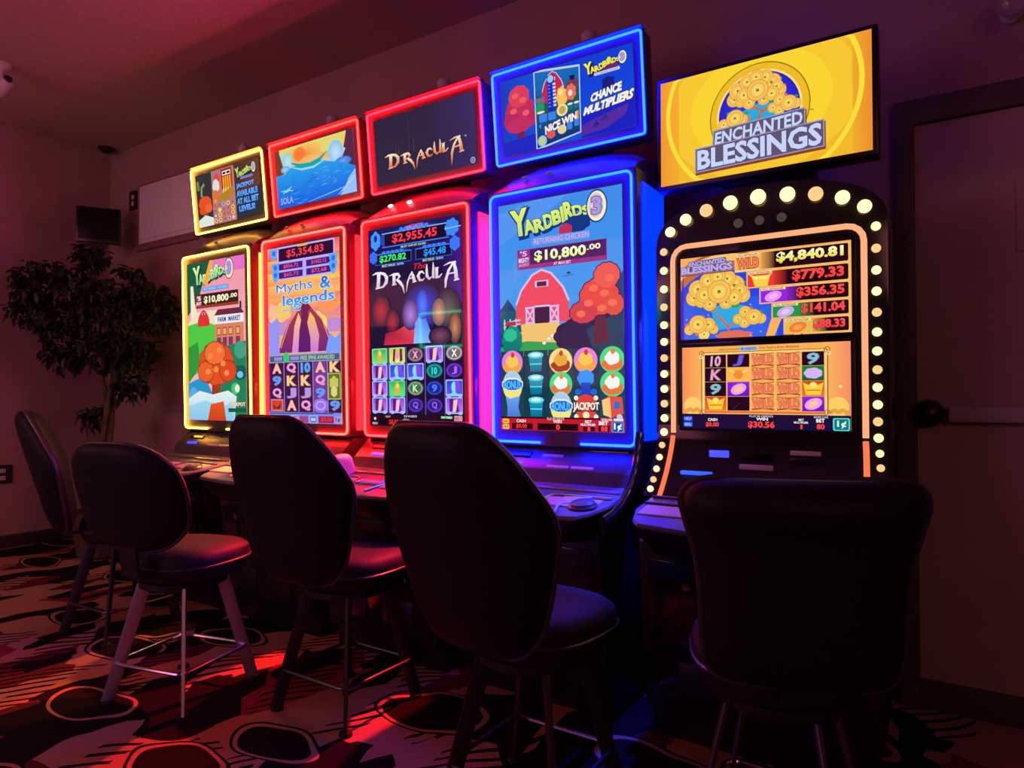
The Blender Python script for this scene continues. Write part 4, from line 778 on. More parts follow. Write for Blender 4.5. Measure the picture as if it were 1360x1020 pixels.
def art_gold_lower():
    A = Art(100, 52, (250, 176, 86), (252, 196, 96)); A.hgrad(0, 0, 16, 52, (246, 140, 80), (252, 184, 92)); A.hgrad(86, 0, 100, 52, (252, 184, 92), (244, 140, 100))
    for x, y, r in ((7, 38, 6), (93, 38, 6)): A.ell(x, y, r, r, (252, 206, 100)); [A.ell(x - 4 + 2.2 * k, y + 3 - (k % 2), 2, 1.1, (230, 160, 70)) for k in range(5)]
    A.ell(94.5, 26, .9, .9, (255, 230, 150))
    A.text('Celebrate by the Enchanted', (24, 1.4, 38, 3), (150, 90, 50)); A.rect(37, 1, 48, 3.2, (130, 190, 250)); A.text('80 CREDITS', (38, 1.4, 47, 2.8), (40, 70, 150)); A.text('Coin Feature Prizes Multiplied', (49, 1.2, 72, 2.8), (150, 90, 50))
    A.rr(12.6, 3.6, 88, 43.2, 1.6, (140, 80, 30)); A.rr(13.2, 4, 87.4, 42.8, 1.5, (252, 214, 130)); A.rect(14.6, 5, 86.4, 41.4, (252, 190, 100)); A.rect(14.6, 41, 86.4, 42.4, (236, 110, 60))
    for x, y in ((13, 4.4), (87.5, 4.4), (13.6, 42), (87.4, 41.4)): A.ring(x, y, 1.6, 1.6, .6, (190, 120, 50), 14); A.ring(x - .8 if x < 50 else x + .8, y + 2, 1, 1, .5, (250, 225, 160), 12)
    X = (14.8, 29.2, 43.6, 58.4, 73.4, 86.4); Y = (5.2, 13.6, 22.6, 31.8, 40.8)
    dk = (40, 8, 30)
    def cell(i, j, c, c2=None): A.rect(X[i] + .3, Y[j] + .1, X[i + 1] - .5, Y[j + 1] - .1, c, c2); return (X[i] + X[i + 1]) / 2, (Y[j] + Y[j + 1]) / 2
    for j in range(4):
        for i in (2, 3):
            x, y = cell(i, j, (248, 170, 90)); A.line([(x - 6.6, y - 4.2), (x, y - 3.4), (x + 6.6, y - 4.2)], .5, (180, 90, 50)); A.line([(x - 6.6, y + 3.6), (x, y + 2.8), (x + 6.6, y + 3.6)], .7, (130, 50, 30)); A.text('WILD', [(x - 6.4, y - 3), (x + 6.4, y - 3), (x + 6.4, y + 3), (x - 6.4, y + 3)], (240, 128, 92), out=(170, 60, 40), ow=.035, bold=.05)
    def letter(i, j, t, c): x, y = cell(i, j, dk); A.text(t, (x - 3.4, y - 3.4, x + 3.4, y + 3.4), c, out=tuple(int(k * .4) for k in c), ow=.03, bold=.03, shear=.1)
    letter(0, 0, '10', (235, 170, 200)); letter(0, 1, 'K', (235, 160, 190)); letter(0, 2, '9', (140, 190, 210)); letter(1, 0, 'J', (110, 90, 220)); letter(1, 3, 'Q', (220, 215, 200)); letter(4, 0, '9', (140, 190, 220))
    def boat(i, j): x, y = cell(i, j, (220, 60, 40), (235, 120, 40)); A.poly([(x - 5.8, y - 3.6), (x - 2, y - 2), (x + 2, y - 2), (x + 5.8, y - 3.6), (x + 4, y + 3.8), (x - 4, y + 3.8)], (250, 206, 60)); A.ell(x, y - 2.2, 2, 1.6, (255, 230, 120)); A.line([(x - 4, y + 1), (x + 4, y + 1)], .6, (200, 120, 30))
    boat(0, 3); boat(4, 2)
    x, y = cell(1, 1, (252, 184, 80)); A.ell(x, y, 3, 2.8, (244, 140, 50)); A.ell(x - 4, y - 2, 2, .8, (250, 210, 110), rot=.4); A.ell(x + 4, y - 2, 2, .8, (250, 210, 110), rot=-.4)
    for i, j in ((1, 2), (4, 3)): x, y = cell(i, j, (140, 40, 220), (110, 20, 190)); A.ell(x, y, 5, 3.2, (244, 160, 230), rot=-.4); A.ell(x, y, 2.8, 1.8, (250, 200, 160), rot=-.4)
    x, y = cell(4, 1, (30, 130, 60), (20, 100, 50)); A.blob(x, y, 4.8, 3, (214, 180, 245), 7, .1)
    A.rect(0, 43, 100, 52, (34, 14, 52), (26, 14, 60)); A.text('PLAY 80 CREDITS', (43, 43.4, 57, 44.6), (220, 210, 230)); A.text('WIN', (47, 44.8, 54, 46.6), W_, bold=.03); A.text('$30.56', (42, 47, 58, 51.6), (255, 70, 60), bold=.04)
    A.rr(1, 44.6, 7, 47.6, .8, (40, 80, 230)); A.text('HELP', (1.8, 45.2, 6.2, 47), (170, 200, 255)); A.rr(1, 48.2, 7, 51.4, .8, (40, 80, 230)); A.text('MENU', (1.8, 48.9, 6.2, 50.8), (170, 200, 255))
    A.text('CASH', (17, 45.6, 23, 47.4), W_, bold=.03); A.text('$0.00', (15.6, 48, 24, 51.4), (255, 70, 60), bold=.04)
    A.text('BET', (71.6, 45.2, 74.6, 46.4), W_); A.text('MULTIPLIER', (69, 46.8, 77, 48), W_); A.text('1', (72.6, 48.6, 73.8, 51.2), (255, 70, 60), bold=.04); A.text('BET', (81.4, 45, 86, 47.2), W_, bold=.03); A.text('80', (81.6, 48, 86, 51.2), (255, 70, 60), bold=.04); A.text('GOOD LUCK', (80, 43.4, 88, 44.6), (220, 220, 230))
    A.rr(90.4, 44.4, 99.4, 51.8, 1, (90, 220, 220)); A.rr(91.2, 45, 98.6, 51.2, .8, (16, 120, 120)); A.text('1¢', (92.6, 45.8, 97.6, 50.4), (215, 245, 240), bold=.03)
    return A

# ------------------------------------------------------------------ slot machines
def glow_mat(name, e, s): return mat(name, (.03, .03, .03), .4, emit=e, es=s)
MY = 2.40      # y of every machine's origin; geometry below is written with absolute y and shifted
def yz(y): return y - MY
TD = .027 / .946   # forward lean of the tall monitor

def rect_loop(x0, z0, x1, z1, r, yf):
    return [(x, yf(z), z) for x, z in rrect(x0, z0, x1, z1, r, 4)]

def button_deck(root, mats, trim, dome=False, buttons=True):
    """console: plan outline with rounded front corners, sloping top, parts on it"""
    def plan(inset, ytrim=0):
        P = []
        for k in range(25):
            t = -1 + 2 * k / 24; x = (.322 - inset) * t
            y = 1.792 + inset + .035 * t * t + .11 * max(0, abs(t) - .82) / .18 * max(0, abs(t) - .82) / .18
            P.append((x, y))
        return P + [(.322 - inset, 2.14), (-.322 + inset, 2.14)]
    top = lambda y: .690 + (y - 1.79) * .165
    skirt = [[(x, yz(y), .60) for x, y in plan(.05)], [(x, yz(y), .655) for x, y in plan(.008)], [(x, yz(y), top(y) - .016) for x, y in plan(.001)]]
    rings = [[(x, yz(y), top(y) - .016) for x, y in plan(.001)], [(x, yz(y), top(y) - .010) for x, y in plan(0)], [(x, yz(y), top(y) - .003) for x, y in plan(.003)], [(x, yz(y), top(y)) for x, y in plan(.012)]]
    deck = MB().loft(rings).build('button_deck', mats, root, smooth=30)
    MB().loft(skirt).build('skirt', M_cab, deck, smooth=30)
    def on(x, y, h=0): return (x, yz(y), top(y) + h)
    # bright trim: rear line and two hooked rails that run to the front edge
    def rail(P): return MB().tube([on(x, y, .004) for x, y in P], .0045, 8).build('trim_rail', trim, deck)
    rail([(-.31, 2.05), (.31, 2.05)])
    for s in (-1, 1):
        rail([(s * .31, 1.985), (s * .13, 1.985), (s * .105, 1.98), (s * .095, 1.965), (s * .075, 1.90), (s * .065, 1.835)])
    tilt = Matrix.Rotation(math.atan(.165), 4, 'X')
    MB().box(on(.19, 1.925, .002), (.20, .085, .006), .002, 1, tilt).build('placard', M_pale, deck)
    MB().box(on(-.20, 1.925, .002), (.19, .085, .006), .002, 1, tilt).build('placard', M_pale, deck)
    if buttons:
        for k in range(5):
            MB().box(on(-.055 + .0275 * k, 1.93, .004), (.022, .04, .012), .003, 2, tilt).build('button', M_pale, deck)
    MB().lathe([(.045, 0), (.047, .006), (.04, .012), (.038, .016), (.026, .021), (.001, .022)], 20, Matrix.Translation(on(.25, 1.90)) @ tilt).build('spin_button', M_hood, deck)
    if dome: MB().lathe([(.052, 0), (.054, .012), (.048, .03), (.046, .045), (.044, .062), (.034, .074), (.016, .079), (.001, .08)], 24, Matrix.Translation(on(-.262, 2.03)) @ tilt, flute=.035).build('dome_button', M_pale, deck)
    return deck

def base_cabinet(root, w=.295, ytop=1.93):
    b = MB().prism([(yz(2.04), 0), (yz(2.62), 0), (yz(2.62), .70), (yz(2.14), .70), (yz(ytop), .62), (yz(1.99), .10), (yz(2.04), .09)], -w, w, .006, 2).build('base_cabinet', M_cab, root)
    sl = (1.99 - ytop) / (.62 - .10)
    f = lambda z: 1.99 - (z - .10) * sl
    d = MB().prism([(yz(f(.14)) - .012, .14), (yz(f(.14)) + .01, .14), (yz(f(.57)) + .01, .57), (yz(f(.57)) - .012, .57)], -w + .03, w - .03, .004).build('base_door', M_gloss, b)
    for x, z in ((.14, .545), (-.16, .50)):
        MB().lathe([(.013, 0), (.013, .008), (.009, .012), (.001, .012)], 14, Matrix.Translation((x, yz(f(z)) - .012, z)) @ Rx).build('lock', M_chrome, d)
    MB().tube([(.20, yz(f(.42)) - .012, .44), (.20, yz(f(.42)) - .045, .435), (.20, yz(f(.39)) - .05, .40), (.20, yz(f(.36)) - .045, .365), (.20, yz(f(.36)) - .012, .36)], .007, 8).build('door_handle', M_chrome, d)
    for s in (-1, 1): MB().box((s * .12, yz(f(.24)) - .013, .22), (.15, .008, .10), .003).build('speaker_grille', M_cab, d)
    return b

def tall_machine(xc, label, led, side, trim, art_main, art_top, spots, led_top=None, dome=False, name='slot_machine'):
    led_top = led_top or led
    R = tag(empty(name, (xc, MY, 0)), label, 'slot machine', 'slot machines along the back wall')
    base_cabinet(R); button_deck(R, M_deck, trim, dome)
    # lower panel between deck and screen
    lp = MB().prism([(yz(2.10), .735), (yz(2.44), .735), (yz(2.44), .885), (yz(2.240), .885), (yz(2.135), .79), (yz(2.12), .745)], -.305, .305, .006, 2).build('lower_panel', M_hood, R)
    def lpf(z): return 2.135 + (z - .79) * (.105 / .095)
    tl = Matrix.Rotation(-math.atan2(.105, .095), 4, 'X')
    MB().box((-.17, yz(lpf(.805)), .805), (.085, .008, .018), .003, 1, tl).build('bill_slot_lamp', M_bill, lp)
    MB().box((-.17, yz(lpf(.835)), .835), (.12, .012, .03), .004, 1, tl).build('bill_slot', M_gloss, lp)
    for x, z in ((-.02, .835), (.02, .80), (.12, .80)): MB().box((x, yz(lpf(z)), z), (.09, .006, .014), .002, 1, tl).build('placard', M_pale, lp)
    for s in (-.20, .20): MB().box((s, yz(lpf(.86)), .862), (.15, .007, .022), .003, 1, tl).build('speaker_grille', M_gloss, lp)
    # tall monitor
    yf = lambda z: yz(2.183 - (z - .883) * TD)
    m0 = .0144
    mon = MB().prism([(yf(.868), .868), (yz(2.44), .868), (yz(2.44), 1.846), (yf(1.846), 1.846)], m0 - .310, m0 + .310, .010, 3).build('main_display', M_bezel, R)
    gaps = MB()
    # light strip: runs round the front and leaves a gap in the middle of the lower edge
    P = rrect(m0 - .2938, .883, m0 + .2938, 1.829, .022, 4)
    # start after the gap: split the closed outline between the lower corners
    up = [p for p in P]
    i0 = max(range(len(up)), key=lambda i: (up[i][1] < .9) * (10 - i) if up[i][0] > m0 and up[i][1] < .8831 else -1)
    lower = [p for p in up if p[1] <= .8831]
    xs_l = [p for p in lower if p[0] < m0]; xs_r = [p for p in lower if p[0] > m0]
    order = [(m0 + .085, .883), (m0 + .2938 - .022, .883)] + [(m0 + .2938 - .022 + .022 * math.cos(math.radians(a)), .883 + .022 + .022 * math.sin(math.radians(a))) for a in (-67, -45, -22, 0)]
    order += [p for p in rrect(m0 - .2938, .883, m0 + .2938, 1.829, .022, 4)[0:10]]
    order += [(m0 - .2938, .905)] + [(m0 - .2938 + .022 + .022 * math.cos(math.radians(a)), .905 + .022 * math.sin(math.radians(a))) for a in (202, 225, 247, 270)] + [(m0 - .085, .883)]
    MB().tube([(x, yf(z) - .006, z) for x, z in order], .0046, 8).build('light_strip', led, mon)
    for s in (-1, 1):
        MB().prism([(yz(2.215), .90), (yz(2.40), .90), (yz(2.40), 1.80), (yz(2.20), 1.80)], m0 + s * .310, m0 + s * .317, .002, 1).build('side_light', side, mon)
    z0, z1 = .928, 1.789
    art_main.build('picture', Vector((m0 - .258, yf(z1) - .0025, z1)), Vector((.516, 0, 0)), Vector((0, yf(z0) - yf(z1), z0 - z1)), mon)
    # hood sweeping up and back to the neck, with two small spot lamps
    hp = [(2.175, 1.848), (2.44, 1.848), (2.46, 1.985), (2.335, 1.985), (2.25, 1.935), (2.20, 1.89)]
    hood = MB()
    rings = []
    for x, k in ((-.30, .55), (-.24, .8), (-.14, .96), (0, 1), (.14, .96), (.24, .8), (.30, .55)):
        rings.append([(x, yz(y if y > 2.43 else 2.43 - (2.43 - y) * (.85 + .15 * k)), 1.848 + (z - 1.848) * k) for y, z in hp])
    hood.loft(rings); ho = hood.build('hood', M_hood, R, smooth=40)
    for x in (-.15, -.04): MB().lathe([(.014, -.004), (.014, .002), (.011, .003), (.001, .003)], 18, Matrix.Translation((x, yz(2.197), 1.897)) @ Matrix.Rotation(math.radians(60), 4, 'X') @ Matrix.Diagonal((1, .5, 1, 1))).build('spot_lamp', spots, ho)
    MB().box((0, yz(2.40), 2.08), (.22, .10, .46), .012).build('neck', M_cab, R)
    # topper
    tf = lambda z: yz(2.26 - (z - 1.988) * (.038 / .3555))
    z0, z1 = 1.988, 2.3435
    top = MB().prism([(tf(z0 - .007), z0 - .007), (tf(z0 - .007) + .075, z0 - .007), (tf(z1 + .007) + .075, z1 + .007), (tf(z1 + .007), z1 + .007)], -.3245, .3245, .008, 3).prism([(tf(z1) - .026, z1 + .0065), (tf(z1) + .02, z1 + .0065), (tf(z1) + .02, z1 + .0105), (tf(z1) - .026, z1 + .0105)], -.3245, .3245).build('topper', M_bezel, R)  # thin top rim added to keep the strip's light off the ceiling
    MB().tube([(x, tf(z) - .005, z) for x, z in rrect(-.3174, z0, .3174, z1, .010, 3)], .0046, 8, closed=True).build('light_strip', led_top, top)
    mg = .033
    art_top.build('picture', Vector((-.3174 + mg, tf(z1 - mg) - .002, z1 - mg)), Vector((2 * (.3174 - mg), 0, 0)), Vector((0, tf(z0 + mg) - tf(z1 - mg), z0 - z1 + 2 * mg)), top)
    c = MB().lathe([(.028, 2.349), (.030, 2.37), (.030, 2.42), (.020, 2.432), (.001, 2.435)], 18, Matrix.Translation((.085, yz(2.28), 0))).build('top_candle', M_plastic_w, R)
    return R

XC = [-3.3278 + .70 * k for k in range(4)]
L_yel = glow_mat('led_yellow', (1, .42, .042), 16); L_yel_s = glow_mat('side_glow_yellow', (1, .55, .08), 2)
L_red = glow_mat('led_red', (1, .0038, .0033), 58); L_redm = glow_mat('led_warm_red', (1, .0076, .0055), 60); L_red_s = glow_mat('side_glow_red', (1, .005, .008), 7.5)
L_pink = glow_mat('led_rose', (1, .0024, .0058), 42); L_red2 = glow_mat('led_scarlet', (1, .0038, .0042), 56); L_pink_s = glow_mat('side_glow_pink', (1, .005, .020), 7)
L_blu = glow_mat('led_blue', (.0005, .0050, 1), 105); L_blu_s = glow_mat('side_glow_blue', (.0, .005, 1), 9)

tall_machine(XC[0], 'slot machine with yellow light frames, leftmost in the row beside the artificial tree', L_yel, L_yel_s, M_chrome, art_yellow_main(), art_yellow_top(), M_spot_dim)
tall_machine(XC[1], 'slot machine with red light frames and a sea picture on its topper, second from left', L_redm, L_red_s, M_chrome, art_myth_main(), art_myth_top(), M_spot_dim, led_top=L_red)
tall_machine(XC[2], 'slot machine with red light frames and orange lettering on its topper, middle of row', L_red2, L_pink_s, M_chrome, art_fang_main(), art_fang_top(), M_spot, led_top=L_pink, dome=True)
tall_machine(XC[3], 'slot machine with blue light frames and a red barn on its screen, second from right', L_blu, L_blu_s, M_chrome, art_blue_main(), art_blue_top(), M_spot_dim)

# ---- the bulb-lined machine at the right
def bulb_machine(xc):
    R = tag(empty('slot_machine', (xc, MY, 0)), 'slot machine with gold screens inside an arch of round bulbs, rightmost in the row', 'slot machine', 'slot machines along the back wall')
    base_cabinet(R, .31)
    button_deck(R, M_deck, M_hood, buttons=False)
    fy = lambda z: 2.17 if z > .95 else 2.17 - .10 * ((.95 - z) / .21) ** 1.7
    # arched face
    def arch(hw, zs, zt, n=20):
        return [(hw * math.cos(PI * k / n), zs + (zt - zs) * math.sin(PI * k / n) ** .8) for k in range(n + 1)]
    face = MB().prism([(.345, .93)] + arch(.345, 1.55, 1.715) + [(-.345, .93)], yz(2.172), yz(2.50), .006, 2, axis='Y').build('arched_cabinet', M_gloss, R)
    zs = [.96, .93, .90, .87, .84, .81, .78, .755, .735]
    rings = [[(-.335 - .012 * (.96 - z) / .2, yz(fy(z)) + .0005, z), (.335 + .012 * (.96 - z) / .2, yz(fy(z)) + .0005, z), (.335, yz(2.46), z), (-.335, yz(2.46), z)] for z in zs]
    low = MB().loft(rings).build('lower_panel', M_gloss, R, smooth=50)
    # light strip: upper hoop and two lower legs
    hw = .283
    hoop = [(-hw, .935), (-hw, 1.5)] + [(-hw + .045 + .045 * math.cos(math.radians(a)), 1.502 + .045 * math.sin(math.radians(a))) for a in (180, 157, 135, 112, 90)] + [(hw - .045 + .045 * math.cos(math.radians(a)), 1.502 + .045 * math.sin(math.radians(a))) for a in (90, 67, 45, 22, 0)] + [(hw, 1.5), (hw, .935)]
    warm = glow_mat('led_peach', (1, .42, .20), 1.05); org = glow_mat('led_orange', (1, .19, .07), 1.1)
    MB().tube([(x, yz(2.168), z) for x, z in hoop], .0085, 8).build('light_strip', warm, face)
    for s in (-1, 1):
        MB().tube([(s * (hw + .004 * k * .4), yz(fy(z)) - .003, z) for k, z in enumerate((.925, .90, .87, .84, .81, .78, .755, .735))], .008, 8).build('light_strip', org, low)
    # screens
    def scr(nm, art, x0, x1, z0, z1):
        f = MB().box(((x0 + x1) / 2, yz(2.168), (z0 + z1) / 2), (x1 - x0 + .024, .012, z1 - z0 + .02), .004, 2).build(nm, M_cab, face)
        art.build('picture', Vector((x0, yz(2.1615), z1)), Vector((x1 - x0, 0, 0)), Vector((0, 0, z0 - z1)), f)
    scr('upper_display', art_gold_upper(), -.254, .251, 1.239, 1.505); scr('lower_display', art_gold_lower(), -.250, .247, .953, 1.213)
    # bulbs: right leg, arch, left leg
    Zs = [1.537, 1.474, 1.412, 1.352, 1.292, 1.236, 1.182, 1.129, 1.079, 1.030, .982, .936, .893, .854, .817, .784, .756]
    bulbs = [(s * .314, z, .0125 if z > .93 else .0105) for s in (1, -1) for z in Zs]
    bulbs += [(.286, 1.598, .019), (.229, 1.633, .020), (.157, 1.655, .021), (.078, 1.667, .022), (-.008, 1.673, .023), (-.093, 1.668, .022), (-.170, 1.655, .0205), (-.238, 1.635, .0185), (-.291, 1.601, .0165)]
    dim = {1, 4, 7, 10, 13, 17, 20, 23, 26, 29, 32, 36, 40}
    for k, (x, z, r) in enumerate(bulbs):
        y = yz(fy(z)) - .001; low_ = z < .95
        T = Matrix.Translation((x + (math.copysign(.004, x) * (.95 - z) / .05 if low_ else 0), y, z)) @ Rx
        b = MB().lathe([(r, 0), (r, r * .25), (r * .86, r * .55), (r * .55, r * .78), (.0005, r * .88)], 16, T).build('bulb', M_bulb_dim if k in dim else M_bulb, face)
        b.name = 'bulb'
    # small downlights under the arch
    for x in (-.07, -.005, .06): MB().lathe([(.014, 0), (.014, .004), (.011, .005), (.010, .002), (.001, .002)], 16, Matrix.Translation((x, yz(2.172), 1.60)) @ Rx).build('spot_lamp', M_spot_dim, face)
    # bill slot lamp, card reader, placards on the lower panel
    def on(x, z, h=.003): return (x, yz(fy(z)) - h, z)
    MB().box(on(-.128, .873), (.062, .008, .022), .003).build('bill_slot_lamp', M_bill, low)
    MB().box(on(-.012, .868), (.10, .008, .026), .003).build('card_display', M_screen_off, low)
    MB().box(on(-.012, .838), (.10, .006, .016), .002).build('placard', M_pale, low)
    MB().box(on(.125, .885), (.085, .006, .014), .002).build('placard', M_pale, low)
    MB().box(on(.125, .864), (.09, .010, .016), .003).build('ticket_slot', M_cab, low)
    MB().box(on(-.19, .812, .008), (.10, .02, .012), .004).build('slot_glow', emat('slot_glow_blue', (.03, .12, 1), 1.2), low)
    # neck and flat topper
    MB().box((-.03, yz(2.42), 1.82), (.30, .10, .34), .012).build('neck', M_cab, R)
    tx = -.526 - xc
    top = MB().box((tx, yz(2.30), 1.970), (.69, .07, .395), .006).build('topper', M_cab, R)
    art_gold_top().build('picture', Vector((tx - .329, yz(2.2635), 2.152)), Vector((.658, 0, 0)), Vector((0, 0, -.364)), top)
    return R
bulb_machine(-.497)

# curved dark arm at the right end of the blue console
for r_ in [o for o in S.objects if o.get('category') == 'slot machine' and 'blue' in o['label']]:
    path = [(1.86, .665), (1.93, .675), (2.00, .70), (2.06, .745), (2.105, .80), (2.13, .86), (2.15, .93)]
    rings = []
    for k, (y, z) in enumerate(path):
        a = path[max(k - 1, 0)]; b_ = path[min(k + 1, 6)]; t = Vector((0, b_[0] - a[0], b_[1] - a[1])).normalized(); nrm = Vector((0, -t.z, t.y)); wd = .030 if k < 5 else .024
        c = Vector((.338, yz(y), z))
        rings.append([c + nrm * wd * math.sin(q) + Vector((.013 * math.cos(q), 0, 0)) for q in [2 * PI * i / 12 for i in range(12)]])
    MB().loft(rings).build('console_arm', M_gloss, r_)

# spots added between the consoles, standing in for side-panel light on the floor
def gap_spot(src, aim, col, power):
    l = bpy.data.lights.new('added_gap_spot', 'SPOT'); l.color = col; l.energy = power; l.spot_size = math.radians(38); l.spot_blend = .3; l.shadow_soft_size = .012
    o = bpy.data.objects.new('added_gap_spot', l); COL.objects.link(o); o.location = src; o.rotation_euler = (Vector(aim) - Vector(src)).to_track_quat('-Z', 'Y').to_euler()
for k in (0, 1, 2): gap_spot((XC[k] + .364, 2.25, 1.2), (XC[k] + .352 + .012, 1.88, .70), ((1, .22, .03) if k == 0 else (1, .02, .02)), 60 if k == 0 else 170)
gap_spot((XC[3] + .372, 2.25, 1.45), (XC[3] + .377, 2.02, .70), (.02, .03, 1), 130)

# things lying on the blue machine's deck
def deck_pt(xc, x, y, h=0): return (xc + x, y, .690 + (y - 1.79) * .165 + h)
M_cord = mat('pale_cord', (.75, .8, .82), .45)
P0 = deck_pt(XC[3], .20, 1.93)
o_ = tag(empty('lanyard', P0), 'pale lanyard with a card, draped over the front edge of the blue-lit console', 'lanyard')
loc = lambda x, y, h=0: tuple(Vector(deck_pt(XC[3], x, y, h)) - Vector(P0))
MB().tube([loc(.24, 1.98, .006), loc(.215, 1.95, .007), loc(.22, 1.915, .006), loc(.18, 1.90, .006), loc(.175, 1.87, .006), loc(.195, 1.82, .007), loc(.20, 1.793, .006), loc(.203, 1.783, -.012), loc(.205, 1.782, -.045)], .0045, 8).build('cord', M_cord, o_)
MB().box(loc(.19, 1.955, .004), (.075, .05, .003), .001, 1, Matrix.Rotation(.3, 4, 'Z') @ Matrix.Rotation(.16, 4, 'X')).build('card', M_cord, o_)
MB().lathe([(.001, -.01), (.008, -.006), (.008, .006), (.001, .01)], 10, Matrix.Translation(loc(.205, 1.782, -.05))).build('clip', M_chrome, o_)

# display with a green light frame across the aisle: the photograph shows it as a reflection in the dark-title screen
o_ = tag(empty('framed_display', (-4.80, -1.62, 0), -.12), 'display with a green light frame, seen as a reflection in the dark-title screen', 'display')
gb = MB().box((0, 0, 1.60), (.62, .05, .42), .008).build('housing', M_cab, o_)
MB().tube([(x, .03, z) for x, z in rrect(-.285, 1.41, .285, 1.79, .012, 3)], .008, 8, closed=True).build('light_strip', glow_mat('led_green', (.01, 1, .42), 34), gb)
MB().box((0, .027, 1.60), (.52, .004, .33), .001).build('screen', M_screen_off, gb)
MB().box((0, -.03, .70), (.08, .04, 1.40), .006).build('post', M_blackmetal, o_)
MB().box((0, -.03, .012), (.5, .4, .024), .006).build('base', M_blackmetal, o_)

# ------------------------------------------------------------------ stools
def stool(xy, base_rot, seat_rot, kind, legm, label, dz=0, lean=.30):
    R = tag(empty('casino_stool', (xy[0], xy[1], 0)), label, 'stool', 'stools in front of the slot machines')
    zt = .40 + dz
    def rad(z): return .232 - (.232 - .125) * (z - .015) / (zt - .015)
    for k in range(4):
        a = base_rot + PI / 4 + k * PI / 2; ca, sa = math.cos(a), math.sin(a)
        rings = []
        for z, wd, th in (((.012, .042, .013), (zt * .5, .044, .014), (zt, .046, .015)) if kind != 'wide' else ((.012, .014, .012), (zt * .5, .014, .012), (zt, .015, .013))):
            r0 = rad(z)
            rings.append([(ca * (r0 + dr) - sa * dt, sa * (r0 + dr) + ca * dt, z) for dr, dt in ((-wd / 2, -th * .3), (-wd * .3, -th / 2), (wd * .3, -th / 2), (wd / 2, -th * .3), (wd / 2, th * .3), (wd * .3, th / 2), (-wd * .3, th / 2), (-wd / 2, th * .3))])
        lg = MB().loft(rings).build('leg', legm, R)
        MB().lathe([(.020, 0), (.022, .004), (.02, .012), (.001, .014)], 14, Matrix.Translation((ca * .232, sa * .232, 0))).build('glide', M_rubber, lg)
    zr = .135; rr_ = rad(zr) + .024; q = rr_ / math.sqrt(2)
    MB().tube([(math.cos(base_rot) * x - math.sin(base_rot) * y, math.sin(base_rot) * x + math.cos(base_rot) * y, zr) for x, y in rrect(-q, -q, q, q, .035, 5)], .0065, 8, closed=True).build('footrest', M_chrome if legm is not M_blackmetal else M_footbar, R)
    MB().lathe([(.12, zt - .012), (.145, zt - .008), (.145, zt + .012), (.07, zt + .018), (.06, zt + .06), (.001, zt + .06)], 24).build('swivel', M_blackmetal, R)
    # seat cushion (local frame: +y forward), turned by seat_rot
    cs, sn = math.cos(seat_rot), math.sin(seat_rot)
    tr = lambda x, y, z: (cs * x - sn * y, sn * x + cs * y, z)
    def se(ax, ay, n=32, e=2.8): return [(math.copysign(abs(math.cos(2 * PI * k / n)) ** (2 / e), math.cos(2 * PI * k / n)) * ax, math.copysign(abs(math.sin(2 * PI * k / n)) ** (2 / e), math.sin(2 * PI * k / n)) * ay + .02) for k in range(n)]
    rings = []
    for z, s in ((.418, .80), (.424, .90), (.44, .97), (.466, .99), (.488, 1.0), (.508, .97), (.522, .88), (.530, .70), (.533, .4)):
        rings.append([tr(x * s, y * s, z + dz) for x, y in se(.188, .19)])
    st = MB().loft(rings).build('seat', M_seat, R)
    MB().tube([tr(x, y, .472 + dz) for x, y in se(.1885, .1905)], .005, 6, closed=True).build('seat_piping', M_vinyl_edge, st)
    # backrest
    if kind == 'tall': z0, z1, T, wrap, off = .465, .995, .095, 1.1, .225; prof = [(0, .150), (.15, .185), (.4, .226), (.55, .244), (.64, .242), (.8, .204), (.92, .170), (1, .150)]; pe = 7
    elif kind == 'round': z0, z1, T, wrap, off = .545, .905, .07, .8, .21; prof = [(0, .19), (.25, .222), (.5, .232), (.75, .228), (1, .212)]; pe = 3.2
    else: z0, z1, T, wrap, off = .50, .90, .09, .8, .235; prof = [(0, .180), (.4, .184), (.62, .194), (.78, .212), (.9, .226), (1, .222)]; pe = 8
    def wp(t):
        for (a, x), (b, y) in zip(prof, prof[1:]):
            if t <= b:
                i = prof.index((a, x)); u = (t - a) / (b - a)
                sl = lambda k: 0 if k in (0, len(prof) - 1) else (prof[k + 1][1] - prof[k - 1][1]) / (prof[k + 1][0] - prof[k - 1][0])
                m0_, m1_ = sl(i) * (b - a), sl(i + 1) * (b - a)
                return (2 * u ** 3 - 3 * u * u + 1) * x + (u ** 3 - 2 * u * u + u) * m0_ + (3 * u * u - 2 * u ** 3) * y + (u ** 3 - u * u) * m1_
        return prof[-1][1]
    NT, NS = 22, 14
    def surf(s, t, side):
        e = (1 - abs(2 * t - 1) ** pe) ** (1 / pe) if 0 < t < 1 else 0
        w_ = wp(t) * e
        x = s * w_; th = T * math.sqrt(max(0, 1 - abs(s) ** 5)) * (1 - abs(2 * t - 1) ** 8) ** .5
        if kind == 'wide' and t > .74: th *= 1 + .35 * math.sin((t - .74) / .26 * PI)
        y = -off - lean * t * (z1 - z0) + wrap * x * x + side * th / 2
        return tr(x, y, z0 + t * (z1 - z0) + dz * (kind != 'tall'))
    rings = []
    for i in range(NT + 1):
        t = .5 - .5 * math.cos(PI * i / NT); t = min(max(t, .001), .999)
        S_ = [-1 + 2 * k / NS for k in range(NS + 1)]
        S_ = [math.sin(s * PI / 2) for s in S_]
        rings.append([surf(s, t, 1) for s in S_] + [surf(s, t, -1) for s in S_[::-1][1:-1]])
    bk = MB().loft(rings).build('backrest', M_vinyl, R, smooth=60)
